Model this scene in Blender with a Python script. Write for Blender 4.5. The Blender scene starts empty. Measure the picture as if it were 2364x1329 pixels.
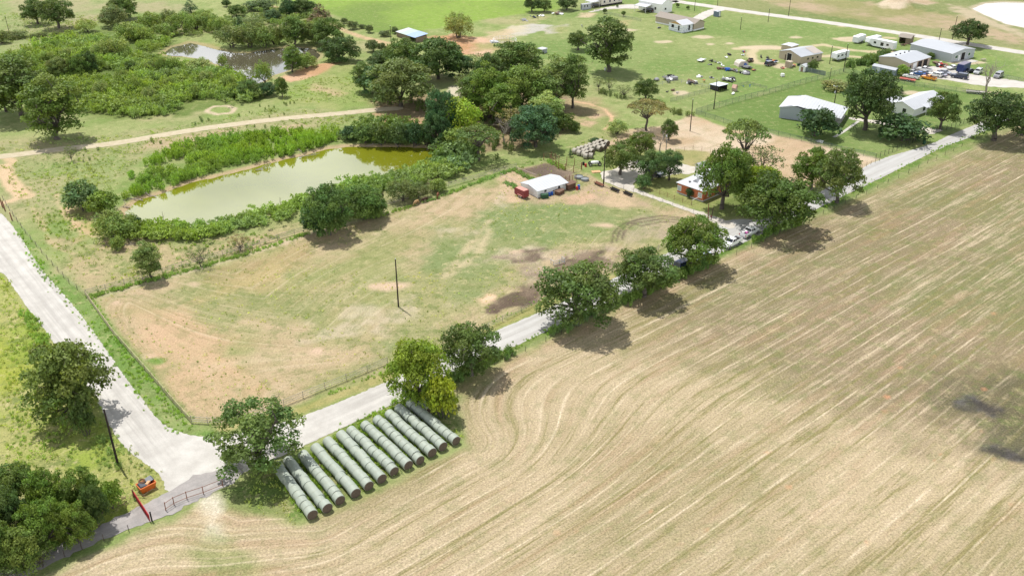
import bpy, math, random
import numpy as np
from mathutils import Vector, Matrix
C = bpy.context.scene
COL = C.collection
R = math.radians
# ------------------------------------------------------------------ camera
FPX, PITCH, H = 2140.0, R(28.5), 92.0           # focal length in photo pixels, tilt, height above the fields
cam = bpy.data.cameras.new('camera'); cam.sensor_width = 36; cam.lens = 36 * FPX / 2364
cam.clip_start = 1; cam.clip_end = 8000
co = bpy.data.objects.new('camera', cam); COL.objects.link(co)
co.location = (0, 0, H); co.rotation_euler = (math.pi / 2 - PITCH, 0, 0); C.camera = co
# ------------------------------------------------------------------ sky and sun
SUN_EL, SUN_AZ = R(67), math.atan2(-.62, .78)
C.view_settings.view_transform = 'Standard'; C.view_settings.look = 'None'
C.view_settings.exposure = 0.28; C.view_settings.gamma = 1
w = bpy.data.worlds.new('World'); C.world = w; w.use_nodes = True
nt = w.node_tree; bg = nt.nodes['Background']; bg.inputs['Strength'].default_value = .10
sky = nt.nodes.new('ShaderNodeTexSky'); sky.sky_type = 'NISHITA'; sky.sun_disc = False
sky.sun_elevation = SUN_EL; sky.sun_rotation = SUN_AZ
tc = nt.nodes.new('ShaderNodeTexCoord'); cn = nt.nodes.new('ShaderNodeTexNoise')
mp = nt.nodes.new('ShaderNodeMapping'); mp.inputs['Scale'].default_value = (1, 1, 2.2)
nt.links.new(tc.outputs['Generated'], mp.inputs['Vector']); nt.links.new(mp.outputs['Vector'], cn.inputs['Vector'])
cn.inputs['Scale'].default_value = 2.6; cn.inputs['Detail'].default_value = 7
cr = nt.nodes.new('ShaderNodeValToRGB'); cr.color_ramp.elements[0].position = .36; cr.color_ramp.elements[1].position = .52
sx_ = nt.nodes.new('ShaderNodeSeparateXYZ'); nt.links.new(tc.outputs['Generated'], sx_.inputs[0])      # bright banks of cloud low down, thinner overhead
el = nt.nodes.new('ShaderNodeMapRange'); el.inputs[1].default_value = .44; el.inputs[2].default_value = .66; nt.links.new(sx_.outputs['Z'], el.inputs[0])
mc = nt.nodes.new('ShaderNodeMixRGB'); mc.inputs[1].default_value = (16, 16.4, 17, 1); mc.inputs[2].default_value = (2.9, 3.1, 3.5, 1); nt.links.new(el.outputs[0], mc.inputs[0])
mx = nt.nodes.new('ShaderNodeMixRGB'); nt.links.new(mc.outputs[0], mx.inputs[2])
nt.links.new(cn.outputs['Fac'], cr.inputs['Fac']); nt.links.new(cr.outputs['Color'], mx.inputs['Fac'])
nt.links.new(sky.outputs['Color'], mx.inputs[1]); nt.links.new(mx.outputs['Color'], bg.inputs['Color'])
sl = bpy.data.lights.new('sun', 'SUN'); sl.energy = 4.3; sl.angle = R(.5); sl.color = (1, .975, .93)
so = bpy.data.objects.new('sun', sl); COL.objects.link(so); so.location = (0, 200, 300)
sd = Vector((math.sin(SUN_AZ) * math.cos(SUN_EL), math.cos(SUN_AZ) * math.cos(SUN_EL), math.sin(SUN_EL)))
so.rotation_euler = sd.to_track_quat('Z', 'Y').to_euler()

# ------------------------------------------------------------------ helpers
CT, ST = math.cos(PITCH), math.sin(PITCH)
def G(x, y, z=0.0):                              # photo position -> point on the ground (or at height z)
    u, v = x - 1182, y - 664.5
    t = (H - z) / (FPX * ST + v * CT)
    return Vector((u * t, (FPX * CT - v * ST) * t, z))
def SC(y): return (FPX * ST + (y - 664.5) * CT) / H     # pixels per metre on the ground at that row
def top_h(x, yb, yt):                            # height in metres of an upright thing from row yb (foot) to yt
    p = G(x, yb); a = p.y; v = yt - 664.5
    # (H - z) / a == tan of depression of row yt
    return H - a * math.tan(PITCH + math.atan(v / FPX))
rng = np.random.default_rng(7); random.seed(7)
ORD = ['zeroth', 'first', 'second', 'third', 'fourth', 'fifth', 'sixth', 'seventh', 'eighth', 'ninth', 'tenth', 'eleventh', 'twelfth', 'thirteenth', 'fourteenth', 'fifteenth', 'sixteenth', 'seventeenth', 'eighteenth', 'nineteenth', 'twentieth']
def ordn(k): return ORD[k] if k < len(ORD) else '%dth' % k

def tag(o, label=None, cat=None, group=None, kind=None):
    if label: o['label'] = label
    if cat: o['category'] = cat
    if group: o['group'] = group
    if kind: o['kind'] = kind
    return o
def empty(name, loc, rz=0, label=None, cat=None, group=None):
    o = bpy.data.objects.new(name, None); COL.objects.link(o); o.empty_display_size = .3
    o.location = loc; o.rotation_euler = (0, 0, rz); return tag(o, label, cat, group)
def link(name, me, parent=None, loc=(0, 0, 0), rz=0, color=None):
    o = bpy.data.objects.new(name, me); COL.objects.link(o); o.parent = parent
    o.location = loc; o.rotation_euler = (0, 0, rz)
    if color: o.color = (*color, 1)
    return o
def copy_tree(o, parent=None):
    c = o.copy(); COL.objects.link(c); c.parent = parent
    for ch in o.children: copy_tree(ch, c)
    return c

class MB:                                        # a small mesh builder: faces with a material index
    def __init__(s): s.v = []; s.f = []; s.m = []
    def add(s, vs, fs, m=0):
        n = len(s.v); s.v += [tuple(p) for p in vs]
        for f in fs: s.f.append([n + i for i in f]); s.m.append(m)
        return s
    def box(s, x0, x1, y0, y1, z0, z1, m=0, M=None):
        p = [Vector(q) for q in ((x0,y0,z0),(x1,y0,z0),(x1,y1,z0),(x0,y1,z0),(x0,y0,z1),(x1,y0,z1),(x1,y1,z1),(x0,y1,z1))]
        if M: p = [M @ q for q in p]
        return s.add(p, [(3,2,1,0),(4,5,6,7),(0,1,5,4),(1,2,6,5),(2,3,7,6),(3,0,4,7)], m)
    def prism(s, prof, y0, y1, m=0, ins=0.0):    # profile in x-z, drawn out along y
        n = len(prof); vs = [(x, y0, z) for x, z in prof] + [(x, y1, z) for x, z in prof]
        fs = [tuple(range(n)), tuple(range(2*n-1, n-1, -1))] + [(i, n+i, n+(i+1)%n, (i+1)%n) for i in range(n)]
        return s.add(vs, fs, m)
    def tube(s, a, b, r0, r1=None, n=6, m=0, cap=True):
        a, b = Vector(a), Vector(b); r1 = r0 if r1 is None else r1
        d = (b - a).normalized(); u = d.orthogonal().normalized(); w_ = d.cross(u)
        vs = []
        for p, r in ((a, r0), (b, r1)):
            for i in range(n):
                t = 2 * math.pi * i / n; vs.append(p + (u * math.cos(t) + w_ * math.sin(t)) * r)
        fs = [(i, (i+1) % n, n + (i+1) % n, n + i) for i in range(n)]
        if cap: fs += [tuple(range(n-1, -1, -1)), tuple(range(n, 2*n))]
        return s.add(vs, fs, m)
    def lathe(s, prof, n=16, m=0, axis='z', cx=0, cy=0, cz=0):   # prof: (radius, height)
        vs = []
        for r, h in prof:
            for i in range(n):
                t = 2 * math.pi * i / n; a, b = r * math.cos(t), r * math.sin(t)
                vs.append((cx + a, cy + b, cz + h) if axis == 'z' else ((cx + h, cy + a, cz + b) if axis == 'x' else (cx + b, cy + h, cz + a)))
        fs = []
        for k in range(len(prof) - 1):
            for i in range(n): fs.append((k*n+i, k*n+(i+1)%n, (k+1)*n+(i+1)%n, (k+1)*n+i))
        fs += [tuple(range(n-1, -1, -1)), tuple(range((len(prof)-1)*n, len(prof)*n))]
        return s.add(vs, fs, m)
    def mesh(s, name, mats, smooth=False):
        me = bpy.data.meshes.new(name); me.from_pydata(s.v, [], s.f)
        for mt in (mats if isinstance(mats, (list, tuple)) else [mats]): me.materials.append(mt)
        me.polygons.foreach_set('material_index', s.m)
        if smooth: me.polygons.foreach_set('use_smooth', [True] * len(s.f))
        me.update(); return me
    def build(s, name, mats, parent=None, loc=(0,0,0), rz=0, smooth=False, color=None):
        return link(name, s.mesh(name, mats, smooth), parent, loc, rz, color)

def np_mesh(name, V, F, mat, tint=None):         # V (n,3), F (m,4) or (m,3)
    me = bpy.data.meshes.new(name); k = F.shape[1]
    me.vertices.add(len(V)); me.vertices.foreach_set('co', V.astype(np.float32).ravel())
    me.loops.add(F.size); me.loops.foreach_set('vertex_index', F.astype(np.int32).ravel())
    me.polygons.add(len(F)); me.polygons.foreach_set('loop_start', np.arange(0, F.size, k, dtype=np.int32))
    me.update(calc_edges=True)
    if tint is not None:
        at = me.color_attributes.new('tint', 'FLOAT_COLOR', 'POINT')
        at.data.foreach_set('color', np.c_[tint, np.ones(len(tint))].astype(np.float32).ravel())
    if mat: me.materials.append(mat)
    me.validate(); return me

# ------------------------------------------------------------------ materials
class NT:
    def __init__(s, name):
        s.mat = bpy.data.materials.new(name); s.mat.use_nodes = True; s.t = s.mat.node_tree
        s.b = s.t.nodes['Principled BSDF']; s.out = s.t.nodes['Material Output']
    def n(s, typ, **kw):
        o = s.t.nodes.new(typ)
        for k, v in kw.items(): setattr(o, k, v)
        return o
    def l(s, a, b): s.t.links.new(a, b)
    def math(s, op, a, b=None, c=None, clamp=False):
        o = s.n('ShaderNodeMath', operation=op, use_clamp=clamp)
        for i, q in enumerate((a, b, c)):
            if q is None: continue
            if isinstance(q, (int, float)): o.inputs[i].default_value = q
            else: s.l(q, o.inputs[i])
        return o.outputs[0]
    def mix(s, f, a, b, mode='MIX'):
        o = s.n('ShaderNodeMixRGB', blend_type=mode)
        for i, q in enumerate((f, a, b)):
            if isinstance(q, (int, float)): o.inputs[i].default_value = q
            elif isinstance(q, tuple): o.inputs[i].default_value = (*q, 1)
            else: s.l(q, o.inputs[i])
        return o.outputs[0]
    def noise(s, vec, scale, detail=3, rough=.55):
        o = s.n('ShaderNodeTexNoise'); o.inputs['Scale'].default_value = scale
        o.inputs['Detail'].default_value = detail; o.inputs['Roughness'].default_value = rough
        if vec is not None: s.l(vec, o.inputs['Vector'])
        return o.outputs['Fac']
    def ramp(s, f, a, b, lo=0.0, hi=1.0):         # linear step from a to b, values lo..hi
        o = s.n('ShaderNodeMapRange'); o.inputs[1].default_value = a; o.inputs[2].default_value = b
        o.inputs[3].default_value = lo; o.inputs[4].default_value = hi; s.l(f, o.inputs[0]); return o.outputs[0]
MATS = {}
def M(name, col, rough=.7, var=.25, scale=1.5, metal=0.0, spec=.4, stain=None, wave=None, bump=0.0):
    if name in MATS: return MATS[name]
    t = NT(name); tc_ = t.n('ShaderNodeTexCoord').outputs['Object']
    f = t.noise(tc_, scale, 5, .6)
    c = t.mix(f, tuple(max(0, x * (1 - var)) for x in col), tuple(min(1, x * (1 + var)) for x in col))
    if stain:                                    # rust or dirt with a shape of its own
        c = t.mix(t.ramp(t.noise(tc_, scale * .7, 6, .7), stain[3], stain[3] + .12, 0, stain[4]), c, stain[:3])
    if wave:                                     # ribs / boards: (axis, lines per metre, depth)
        wv = t.n('ShaderNodeTexWave', bands_direction=wave[0]); wv.inputs['Scale'].default_value = wave[1] / 3.14
        t.l(tc_, wv.inputs['Vector'])
        bp = t.n('ShaderNodeBump'); bp.inputs['Strength'].default_value = wave[2]; bp.inputs['Distance'].default_value = .05
        t.l(wv.outputs['Fac'], bp.inputs['Height']); t.l(bp.outputs['Normal'], t.b.inputs['Normal'])
        c = t.mix(t.math('MULTIPLY', t.ramp(wv.outputs['Fac'], 0, .25, 1, 0), .25), c, tuple(x * .6 for x in col))
    elif bump:
        bp = t.n('ShaderNodeBump'); bp.inputs['Strength'].default_value = bump; bp.inputs['Distance'].default_value = .05
        t.l(t.noise(tc_, scale * 6, 3), bp.inputs['Height']); t.l(bp.outputs['Normal'], t.b.inputs['Normal'])
    t.l(c, t.b.inputs['Base Color']); t.b.inputs['Roughness'].default_value = rough
    t.b.inputs['Metallic'].default_value = metal; t.b.inputs['Specular IOR Level'].default_value = spec
    MATS[name] = t.mat; return t.mat
def tinted(name, rough=.8, trans=0.0, spec=.2, noise=.3, nscale=3.0, coat=0.0):   # colour from the object, times the mesh's own tint
    t = NT(name); oi = t.n('ShaderNodeObjectInfo'); at = t.n('ShaderNodeAttribute', attribute_name='tint')
    c = t.mix(1.0, oi.outputs['Color'], at.outputs['Color'], 'MULTIPLY') if trans else oi.outputs['Color']
    if noise:
        f = t.noise(t.n('ShaderNodeTexCoord').outputs['Object'], nscale, 4)
        c = t.mix(1.0, c, t.mix(f, (1-noise,)*3, (1+noise,)*3), 'MULTIPLY')
    if trans: c = t.mix(1.0, c, (2.05, 2.08, 1.45), 'MULTIPLY')
    t.l(c, t.b.inputs['Base Color']); t.b.inputs['Roughness'].default_value = rough
    t.b.inputs['Specular IOR Level'].default_value = spec; t.b.inputs['Coat Weight'].default_value = coat
    if trans:
        tr = t.n('ShaderNodeBsdfTranslucent'); t.l(t.mix(1.0, c, (1.25, 1.2, .45), 'MULTIPLY'), tr.inputs['Color'])
        mxs = t.n('ShaderNodeMixShader'); mxs.inputs[0].default_value = trans
        t.l(t.b.outputs[0], mxs.inputs[1]); t.l(tr.outputs[0], mxs.inputs[2]); t.l(mxs.outputs[0], t.out.inputs['Surface'])
    return t.mat
FOL = tinted('foliage', .6, .3, .25, 0)
PAINT = tinted('vehicle_paint', .3, 0, .5, .06, 1.0, .5)
WOOD = M('weathered_post_wood', (.07, .05, .04), .9, .4, 2)
BARK = M('bark', (.10, .085, .07), .95, .4, 3, bump=.5)
DEADW = M('bleached_dead_wood', (.30, .26, .22), .9, .3, 3)
PIPE = M('weathered_pipe', (.36, .32, .26), .6, .25, 2, stain=(.22, .10, .05, .55, .7))
RUST = M('rusty_steel', (.20, .085, .05), .8, .35, 3)
REDM = M('faded_red_steel', (.20, .035, .04), .55, .25, 1.5, stain=(.30, .14, .10, .6, .6))
WHITE_M = M('white_ribbed_roof', (.47, .48, .50), .5, .08, .4, wave=('X', 1.1, .4), stain=(.55, .52, .47, .62, .35))
GREY_M = M('grey_ribbed_roof', (.38, .395, .42), .45, .08, .4, wave=('X', 1.1, .25), stain=(.40, .39, .38, .6, .35))
BLACKR = M('black_rubber', (.02, .02, .021), .85, .3, 4)
GLASS = M('dark_window_glass', (.02, .024, .03), .08, .2, 1, spec=.6)
CHROME = M('grey_trim_metal', (.45, .45, .46), .35, .1, 2, metal=.6)
WHITEP = M('white_paint', (.76, .76, .74), .5, .06, .6, stain=(.52, .48, .42, .63, .4))
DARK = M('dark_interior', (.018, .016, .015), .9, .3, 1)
# ------------------------------------------------------------------ ground: one sheet, coloured by its zones
def W2(pts): return np.array([[*G(x, y)[:2]] for x, y in pts])
def vnoise(x, y, seed):                          # smooth value noise on a lattice
    r = np.random.default_rng(seed).random((256, 256))
    xi, yi = np.floor(x).astype(int), np.floor(y).astype(int); fx, fy = x - xi, y - yi
    fx, fy = fx*fx*(3-2*fx), fy*fy*(3-2*fy); a, b = xi & 255, yi & 255; a1, b1 = (a+1) & 255, (b+1) & 255
    return (r[a,b]*(1-fx)+r[a1,b]*fx)*(1-fy) + (r[a,b1]*(1-fx)+r[a1,b1]*fx)*fy
def fbm(x, y, sc, seed, o=4):
    s = 0; a = .5
    for k in range(o): s = s + a * vnoise(x*sc*2**k + 17*k, y*sc*2**k + 31*k, seed + k); a *= .5
    return s / (1 - .5**o)                       # 0..1, mean .5
def seg_dist(px, py, a, b):
    d = b - a; L = max(1e-9, d @ d); t = np.clip(((px-a[0])*d[0] + (py-a[1])*d[1]) / L, 0, 1)
    return np.hypot(px - a[0] - t*d[0], py - a[1] - t*d[1])
def sdist(px, py, poly):                         # signed distance to a polygon, negative inside
    d = np.full(px.shape, 1e9); ins = np.zeros(px.shape, bool); n = len(poly)
    for i in range(n):
        a, b = poly[i], poly[(i+1) % n]; d = np.minimum(d, seg_dist(px, py, a, b))
        c = (a[1] > py) != (b[1] > py)
        ins ^= c & (px < (b[0]-a[0]) * (py-a[1]) / (b[1]-a[1] + 1e-12) + a[0])
    return np.where(ins, -d, d)
def ldist(px, py, line):
    d = np.full(px.shape, 1e9)
    for i in range(len(line)-1): d = np.minimum(d, seg_dist(px, py, line[i], line[i+1]))
    return d
xs = np.r_[-4000, -1500, -700, -420, np.arange(-300, 300.1, .5), 420, 700, 1500, 4000]
ya = [76.0]
while ya[-1] < 520: ya.append(ya[-1] + .5 * max(1, ya[-1] / 130) ** .75)
ys = np.r_[-300, 0, 50, ya, 620, 900, 1600, 4000]
GX, GY = np.meshgrid(xs, ys); shp = GX.shape; gx, gy = GX.ravel(), GY.ravel(); N = len(gx)
n_big, n_mid, n_fin = fbm(gx, gy, .012, 1), fbm(gx, gy, .06, 11), fbm(gx, gy, .3, 21)
def rgb(*c): return np.array(c)
alb = np.empty((N, 3)); prm = np.zeros((N, 3)); prm[:, 1] = .55; prm[:, 2] = .5    # prm: stripes, tufts, grain
g0, g1, g2 = rgb(.165,.225,.065), rgb(.25,.275,.11), rgb(.32,.275,.155)
k = np.clip((n_mid*.6 + n_fin*.4 - .38) / .24, 0, 1)[:, None]; alb[:] = g0*(1-k) + g1*k
k = np.clip((fbm(gx, gy, .035, 41) - .60) / .12, 0, 1)[:, None] * .6; alb[:] = alb*(1-k) + g2*k
def near(poly, pad):
    lo, hi = poly.min(0) - pad, poly.max(0) + pad
    return np.nonzero((gx > lo[0]) & (gx < hi[0]) & (gy > lo[1]) & (gy < hi[1]))[0]
def paint(pts, col, col2=None, soft=1.5, rag=2.0, amt=1.0, pr=None, line=None, sc=.08, seed=60, patch=None):
    P = W2(pts); ix = near(P, (line or 0) + soft + rag + 2); x, y = gx[ix], gy[ix]
    d = (ldist(x, y, P) - line) if line is not None else sdist(x, y, P)
    d = d + (fbm(x, y, .25, seed) - .5) * 2 * rag
    m = np.clip(.5 - d / soft, 0, 1) * amt
    if patch: m = m * np.clip((fbm(x, y, patch[0], seed + 9) - patch[1]) / .12, 0, 1)
    c = np.array(col)
    if col2 is not None:
        q = np.clip((fbm(x, y, sc, seed + 3, 5) - .38) / .24, 0, 1)[:, None]; c = c*(1-q) + np.array(col2)*q
    alb[ix] = alb[ix]*(1-m[:, None]) + c*m[:, None]
    if pr is not None: prm[ix] = prm[ix]*(1-m[:, None]) + np.array(pr)*m[:, None]
def ell(cx, cy, rx, ry, n=16, tilt=0):
    return [(cx + rx*math.cos(t) + tilt*ry*math.sin(t), cy + ry*math.sin(t)) for t in np.linspace(0, 2*math.pi, n, endpoint=False)]
LAWN, LAWN2, BRIGHT, BRIGHT2 = (.115,.175,.045), (.175,.225,.075), (.185,.27,.05), (.14,.205,.045)
TAN, TAN2, STRAW, RED, REDP, MUD, PALE = (.37,.285,.175), (.235,.24,.10), (.385,.30,.20), (.40,.21,.115), (.50,.33,.23), (.085,.062,.045), (.47,.40,.31)
# far fields
paint([(560,-60),(640,0),(760,30),(850,72),(910,80),(1040,62),(1150,40),(1290,22),(1330,-5),(1300,-60)], BRIGHT, BRIGHT2, 3, 2, pr=(0,.45,.5), sc=.03)
paint([(1290,30),(1340,-40),(1640,-40),(1650,22),(2364,128),(2364,190),(2290,180),(2200,160),(2100,165),(2000,180),(1945,165),(1780,210),(1605,262),(1540,230),(1440,215),(1340,195),(1270,140),(1180,125),(1230,60)], (.145,.21,.06), (.215,.25,.095), 3, 3, pr=(0,.6,.5), sc=.035)
paint([(1605,262),(1950,166),(2070,186),(2364,236),(2364,215),(2230,292),(2110,330),(2030,362),(1770,302)], LAWN, LAWN2, 1.2, .8, pr=(0,.45,.5), sc=.035)
paint([(1650,18),(1700,-40),(2500,-40),(2500,135),(2364,116),(2000,60),(1800,33)], (.13,.17,.055), (.20,.21,.09), 2, 2, pr=(0,.5,.5), sc=.04)
paint([(1760,0),(1900,-10),(2090,20),(2250,40),(2364,90),(2364,104),(2200,70),(2000,48),(1850,28)], (.34,.26,.17), (.22,.21,.09), 6, 6, pr=(0,.4,.4), sc=.05)
paint([(2020,14),(2060,0),(2130,-10),(2160,8),(2110,18),(2060,24)], (.45,.37,.27), (.33,.25,.16), 3, 3, pr=(0,.1,.6))
paint([(2190,10),(2240,20),(2290,45),(2364,75),(2364,85),(2280,60),(2215,32)], (.36,.30,.20), None, 4, 4, pr=(0,.2,.4))
# north-west pasture
paint([(0,0),(430,0),(440,30),(300,30),(200,55),(60,110),(0,140)], (.215,.25,.10), (.28,.26,.14), 6, 4, pr=(0,.5,.4))
paint([(0,330),(130,330),(400,290),(700,255),(860,240),(880,262),(760,285),(520,310),(350,360),(260,420),(180,470),(0,520)], (.20,.24,.09), (.29,.26,.14), 4, 4, .7, pr=(0,.8,.4))
paint([(330,325),(560,288),(760,280),(700,300),(480,330),(300,352)], (.37,.28,.18), None, 5, 5, .8, pr=(0,.4,.5), patch=(.05,.45))
paint([(740,130),(830,150),(870,240),(780,255),(640,235),(690,190)], (.19,.25,.07), (.25,.27,.10), 4, 4, pr=(0,.4,.4))
paint([(640,180),(700,160),(760,152),(790,148),(760,165),(710,182),(670,190)], (.48,.31,.20), (.40,.24,.13), 2, 2, pr=(0,.1,.6))
paint([(725,195),(760,205),(800,215),(770,222),(730,208)], (.42,.30,.19), None, 3, 3, .7)
paint([(370,125),(430,95),(510,105),(480,120),(560,125),(540,160),(480,140),(420,130),(380,140)], (.24,.24,.075), (.30,.27,.12), 3, 2, pr=(0,.5,.5))
paint([(150,80),(300,65),(430,105),(350,150),(480,155),(560,185),(600,230),(420,268),(260,275),(160,255),(30,230),(0,150)], (.10,.145,.035), (.15,.19,.055), 4, 5, pr=(0,.5,.6))
for L_, w_ in (([(590,5),(640,18),(700,40),(760,55),(830,85),(870,95),(905,110)], 1.3), ([(800,75),(860,90),(900,100)], 1.0)):
    paint(L_, (.45,.31,.19), None, 1, .8, .8, line=w_)
paint([(480,254),(495,246),(525,245),(541,251),(533,261),(500,264),(478,258),(480,254)], (.46,.37,.26), None, .6, .3, line=.9)
paint(ell(509,254,24,7), (.20,.25,.08), None, 1, .3)
# red dirt yard behind the wood
paint([(985,85),(1040,80),(1110,86),(1190,95),(1150,112),(1130,128),(1060,128),(1040,112),(985,100)], RED, REDP, 3, 4, .95, pr=(0,.4,.7), sc=.1)
paint([(1090,100),(1160,104),(1190,112),(1100,116)], (.24,.24,.09), None, 4, 4, .8)
paint([(1180,62),(1230,55),(1280,60),(1240,75),(1210,86),(1165,80)], (.40,.37,.33), (.46,.40,.30), 2, 3, .9, pr=(0,.2,.6))
paint([(1255,65),(1310,58),(1300,75),(1260,78)], (.37,.34,.28), (.24,.25,.10), 2, 3, .9)
paint([(1120,75),(1180,68),(1180,88),(1130,92)], (.44,.34,.22), None, 3, 3, .8)
paint(ell(1165,98,26,7), (.20,.24,.08), (.34,.28,.16), 1, 1)
paint([(1380,60),(1460,45),(1450,60),(1400,68)], (.36,.29,.15), None, 4, 4, .7)
paint([(1340,30),(1380,30),(1370,42),(1335,40)], (.46,.36,.24), None, 2, 2, .9)
# wood floor and its surroundings
paint([(860,235),(940,225),(1060,200),(1200,200),(1330,220),(1330,290),(1260,330),(1150,350),(1040,370),(1000,340),(990,300),(880,270)], (.20,.145,.09), (.27,.19,.115), 4, 4, .9, pr=(0,.35,.6))
paint([(1000,195),(1090,180),(1100,235),(1030,235)], LAWN2, (.22,.25,.10), 2, 2, pr=(0,.2,.4))
paint(ell(1048,213,16,14), (.50,.44,.33), None, 2, 2, .9, pr=(0,0,.6))
paint([(870,262),(930,270),(985,275),(990,300),(930,300),(880,285)], (.38,.24,.14), (.26,.20,.10), 3, 3, .9)
paint([(1310,220),(1370,228),(1420,255),(1420,290),(1380,300),(1300,300)], (.30,.235,.13), (.22,.24,.09), 4, 4, .9)
paint([(1330,235),(1360,240),(1395,252),(1412,270),(1410,285),(1395,300)], (.52,.34,.21), None, .8, .6, line=.55)
paint(ell(1375,268,20,7), REDP, None, 2, 3, .8); paint(ell(1345,284,18,5), REDP, None, 2, 3, .8)
paint([(1040,400),(1180,375),(1300,345),(1400,300),(1450,300),(1400,345),(1290,362),(1180,395),(1060,430)], (.17,.22,.07), (.26,.26,.11), 3, 3, pr=(0,.8,.5))
# tilled tan ground round the brick house
paint([(1395,335),(1440,300),(1530,290),(1597,266),(1690,300),(1770,306),(1900,335),(2030,366),(1965,402),(1880,432),(1840,440),(1760,420),(1650,380),(1590,350),(1480,345),(1410,352)], (.47,.375,.27), (.40,.29,.185), 1.5, 1.2, pr=(.25,.25,.6), sc=.1)
paint([(1560,345),(1640,350),(1640,395),(1600,395),(1572,378)], (.26,.245,.10), (.34,.28,.14), 1, 1, pr=(0,.4,.5))
paint([(1410,352),(1470,345),(1560,395),(1620,410),(1700,480),(1640,490),(1560,470),(1500,440),(1470,420),(1400,400)], (.33,.275,.13), (.22,.24,.08), 1.5, 2, pr=(0,.4,.5))
paint([(1630,470),(1700,450),(1850,440),(1880,470),(1760,500),(1660,500)], (.10,.14,.035), (.16,.19,.06), 2, 2, pr=(0,.4,.5))
# the pasture in the middle
PAST = [(225,690),(400,640),(560,595),(715,540),(870,500),(1000,460),(1130,415),(1190,392),(1260,374),(1330,386),(1395,424),(1500,458),(1635,500),(1600,540),(1500,600),(1420,632),(1245,700),(1080,778),(895,855),(700,932),(520,976),(440,972),(335,850),(262,760)]
paint(PAST, TAN, TAN2, 1.5, 1, pr=(.45,.55,.6), sc=.07)
paint([(900,690),(1000,560),(1120,480),(1300,450),(1480,470),(1560,520),(1420,560),(1250,590),(1180,680),(1080,740),(950,800),(860,850),(880,760)], (.155,.20,.075), (.25,.24,.11), 8, 6, .95, pr=(.15,.8,.6), sc=.06)
paint([(250,720),(560,610),(880,510),(960,520),(820,720),(700,900),(540,950),(480,800)], (.18,.205,.075), (.33,.27,.15), 8, 8, .8, pr=(.4,.7,.6), sc=.045, patch=(.05,.44))
paint([(240,700),(420,700),(500,760),(620,900),(520,960),(430,940),(330,830)], (.43,.295,.185), (.36,.275,.155), 6, 5, .9, pr=(.4,.35,.6), sc=.05)
paint([(500,620),(720,560),(760,600),(620,660),(480,690)], (.25,.175,.095), (.33,.26,.12), 8, 6, .75, pr=(.4,.4,.6), patch=(.05,.4))
for cx, cy, rx, ry, t in ((1010,560,55,28,-1.5),(1110,455,40,22,-1),(880,720,80,22,-2),(790,770,70,20,-2),(1035,684,20,12,0),(970,840,60,14,-1.5),(1180,590,60,14,-1),(1010,545,30,16,-1.5)):
    paint(ell(cx, cy, rx, ry, tilt=t), (.44,.365,.27), None, 4, 7, .6, pr=(.25,.4,.7), patch=(.12,.44), seed=int(cx))
paint([(1120,690),(1180,665),(1245,655),(1250,700),(1190,720),(1130,722)], (.10,.072,.052), (.16,.118,.085), 1.2, 3.5, 1, pr=(.05,.2,.9), sc=.3)
paint([(1140,600),(1200,570),(1300,575),(1420,560),(1560,540),(1540,570),(1420,620),(1240,650),(1190,620)], (.41,.33,.24), (.22,.17,.125), 5, 6, .9, pr=(.3,.5,.8), sc=.12, patch=(.1,.36))
paint([(1250,615),(1320,590),(1400,580),(1450,585),(1440,605),(1340,620),(1260,640)], (.085,.062,.046), (.20,.15,.105), 1.5, 6, 1, pr=(.05,.2,.9), sc=.2)
paint([(1150,600),(1210,575),(1290,590),(1240,625),(1170,615)], (.12,.088,.065), (.30,.24,.17), 1.5, 6, .95, pr=(.1,.4,.9), sc=.2, patch=(.12,.4))
paint([(1098,690),(1125,670),(1160,680),(1150,695),(1110,708)], (.58,.40,.27), (.62,.48,.36), 1.2, 2, .95, pr=(0,0,.5))
paint([(1130,410),(1190,395),(1290,450),(1330,440),(1390,425),(1480,455),(1520,480),(1400,478),(1300,470),(1180,462)], (.36,.265,.18), (.46,.33,.22), 3, 4, .85, pr=(0,.3,.8), sc=.15)
paint([(1290,455),(1340,445),(1380,455),(1340,475),(1280,470)], REDP, (.36,.25,.16), 2, 3, .8)
paint([(1190,395),(1255,376),(1330,398),(1320,420),(1260,415)], (.15,.11,.08), (.22,.165,.12), 1.5, 1.5, pr=(0,.1,.9), sc=.2)
paint([(1205,396),(1255,381),(1320,402),(1290,415)], (.10,.075,.06), None, 3, 3, .7)
paint([(1440,530),(1490,500),(1560,510),(1580,540),(1480,560),(1420,560)], (.33,.26,.19), None, 4, 4, .6)
for off in (0, 11, 23):                      # the ring of tyre ruts
    paint([(1412+off,560-off*.3),(1418+off,535),(1440+off,516),(1480,505+off*.7),(1530,498+off*.6),(1570,503+off*.5)], (.10,.075,.055), None, .5, .2, .95, line=.3)
for p in ([(870,540),(900,520),(950,500)], [(1040,620),(1090,560),(1130,510)], [(1020,640),(1100,590),(1130,530)]):
    paint(p, (.45,.36,.23), None, 1.6, 1.2, .7, line=.8)
for cx, cy, rx, ry in ((340,826,18,8),(1185,580,16,5),(1385,520,26,6),(650,560,20,5),(450,655,12,4),(270,700,14,5),(900,660,50,12),(735,810,18,8)):
    paint(ell(cx, cy, rx, ry), (.50,.36,.26), None, 1.6, 1.5, .85, pr=(0,.1,.6), seed=cx)
paint(ell(363,833,22,6), (.10,.20,.03), None, 1, 1.5, .9)
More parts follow.
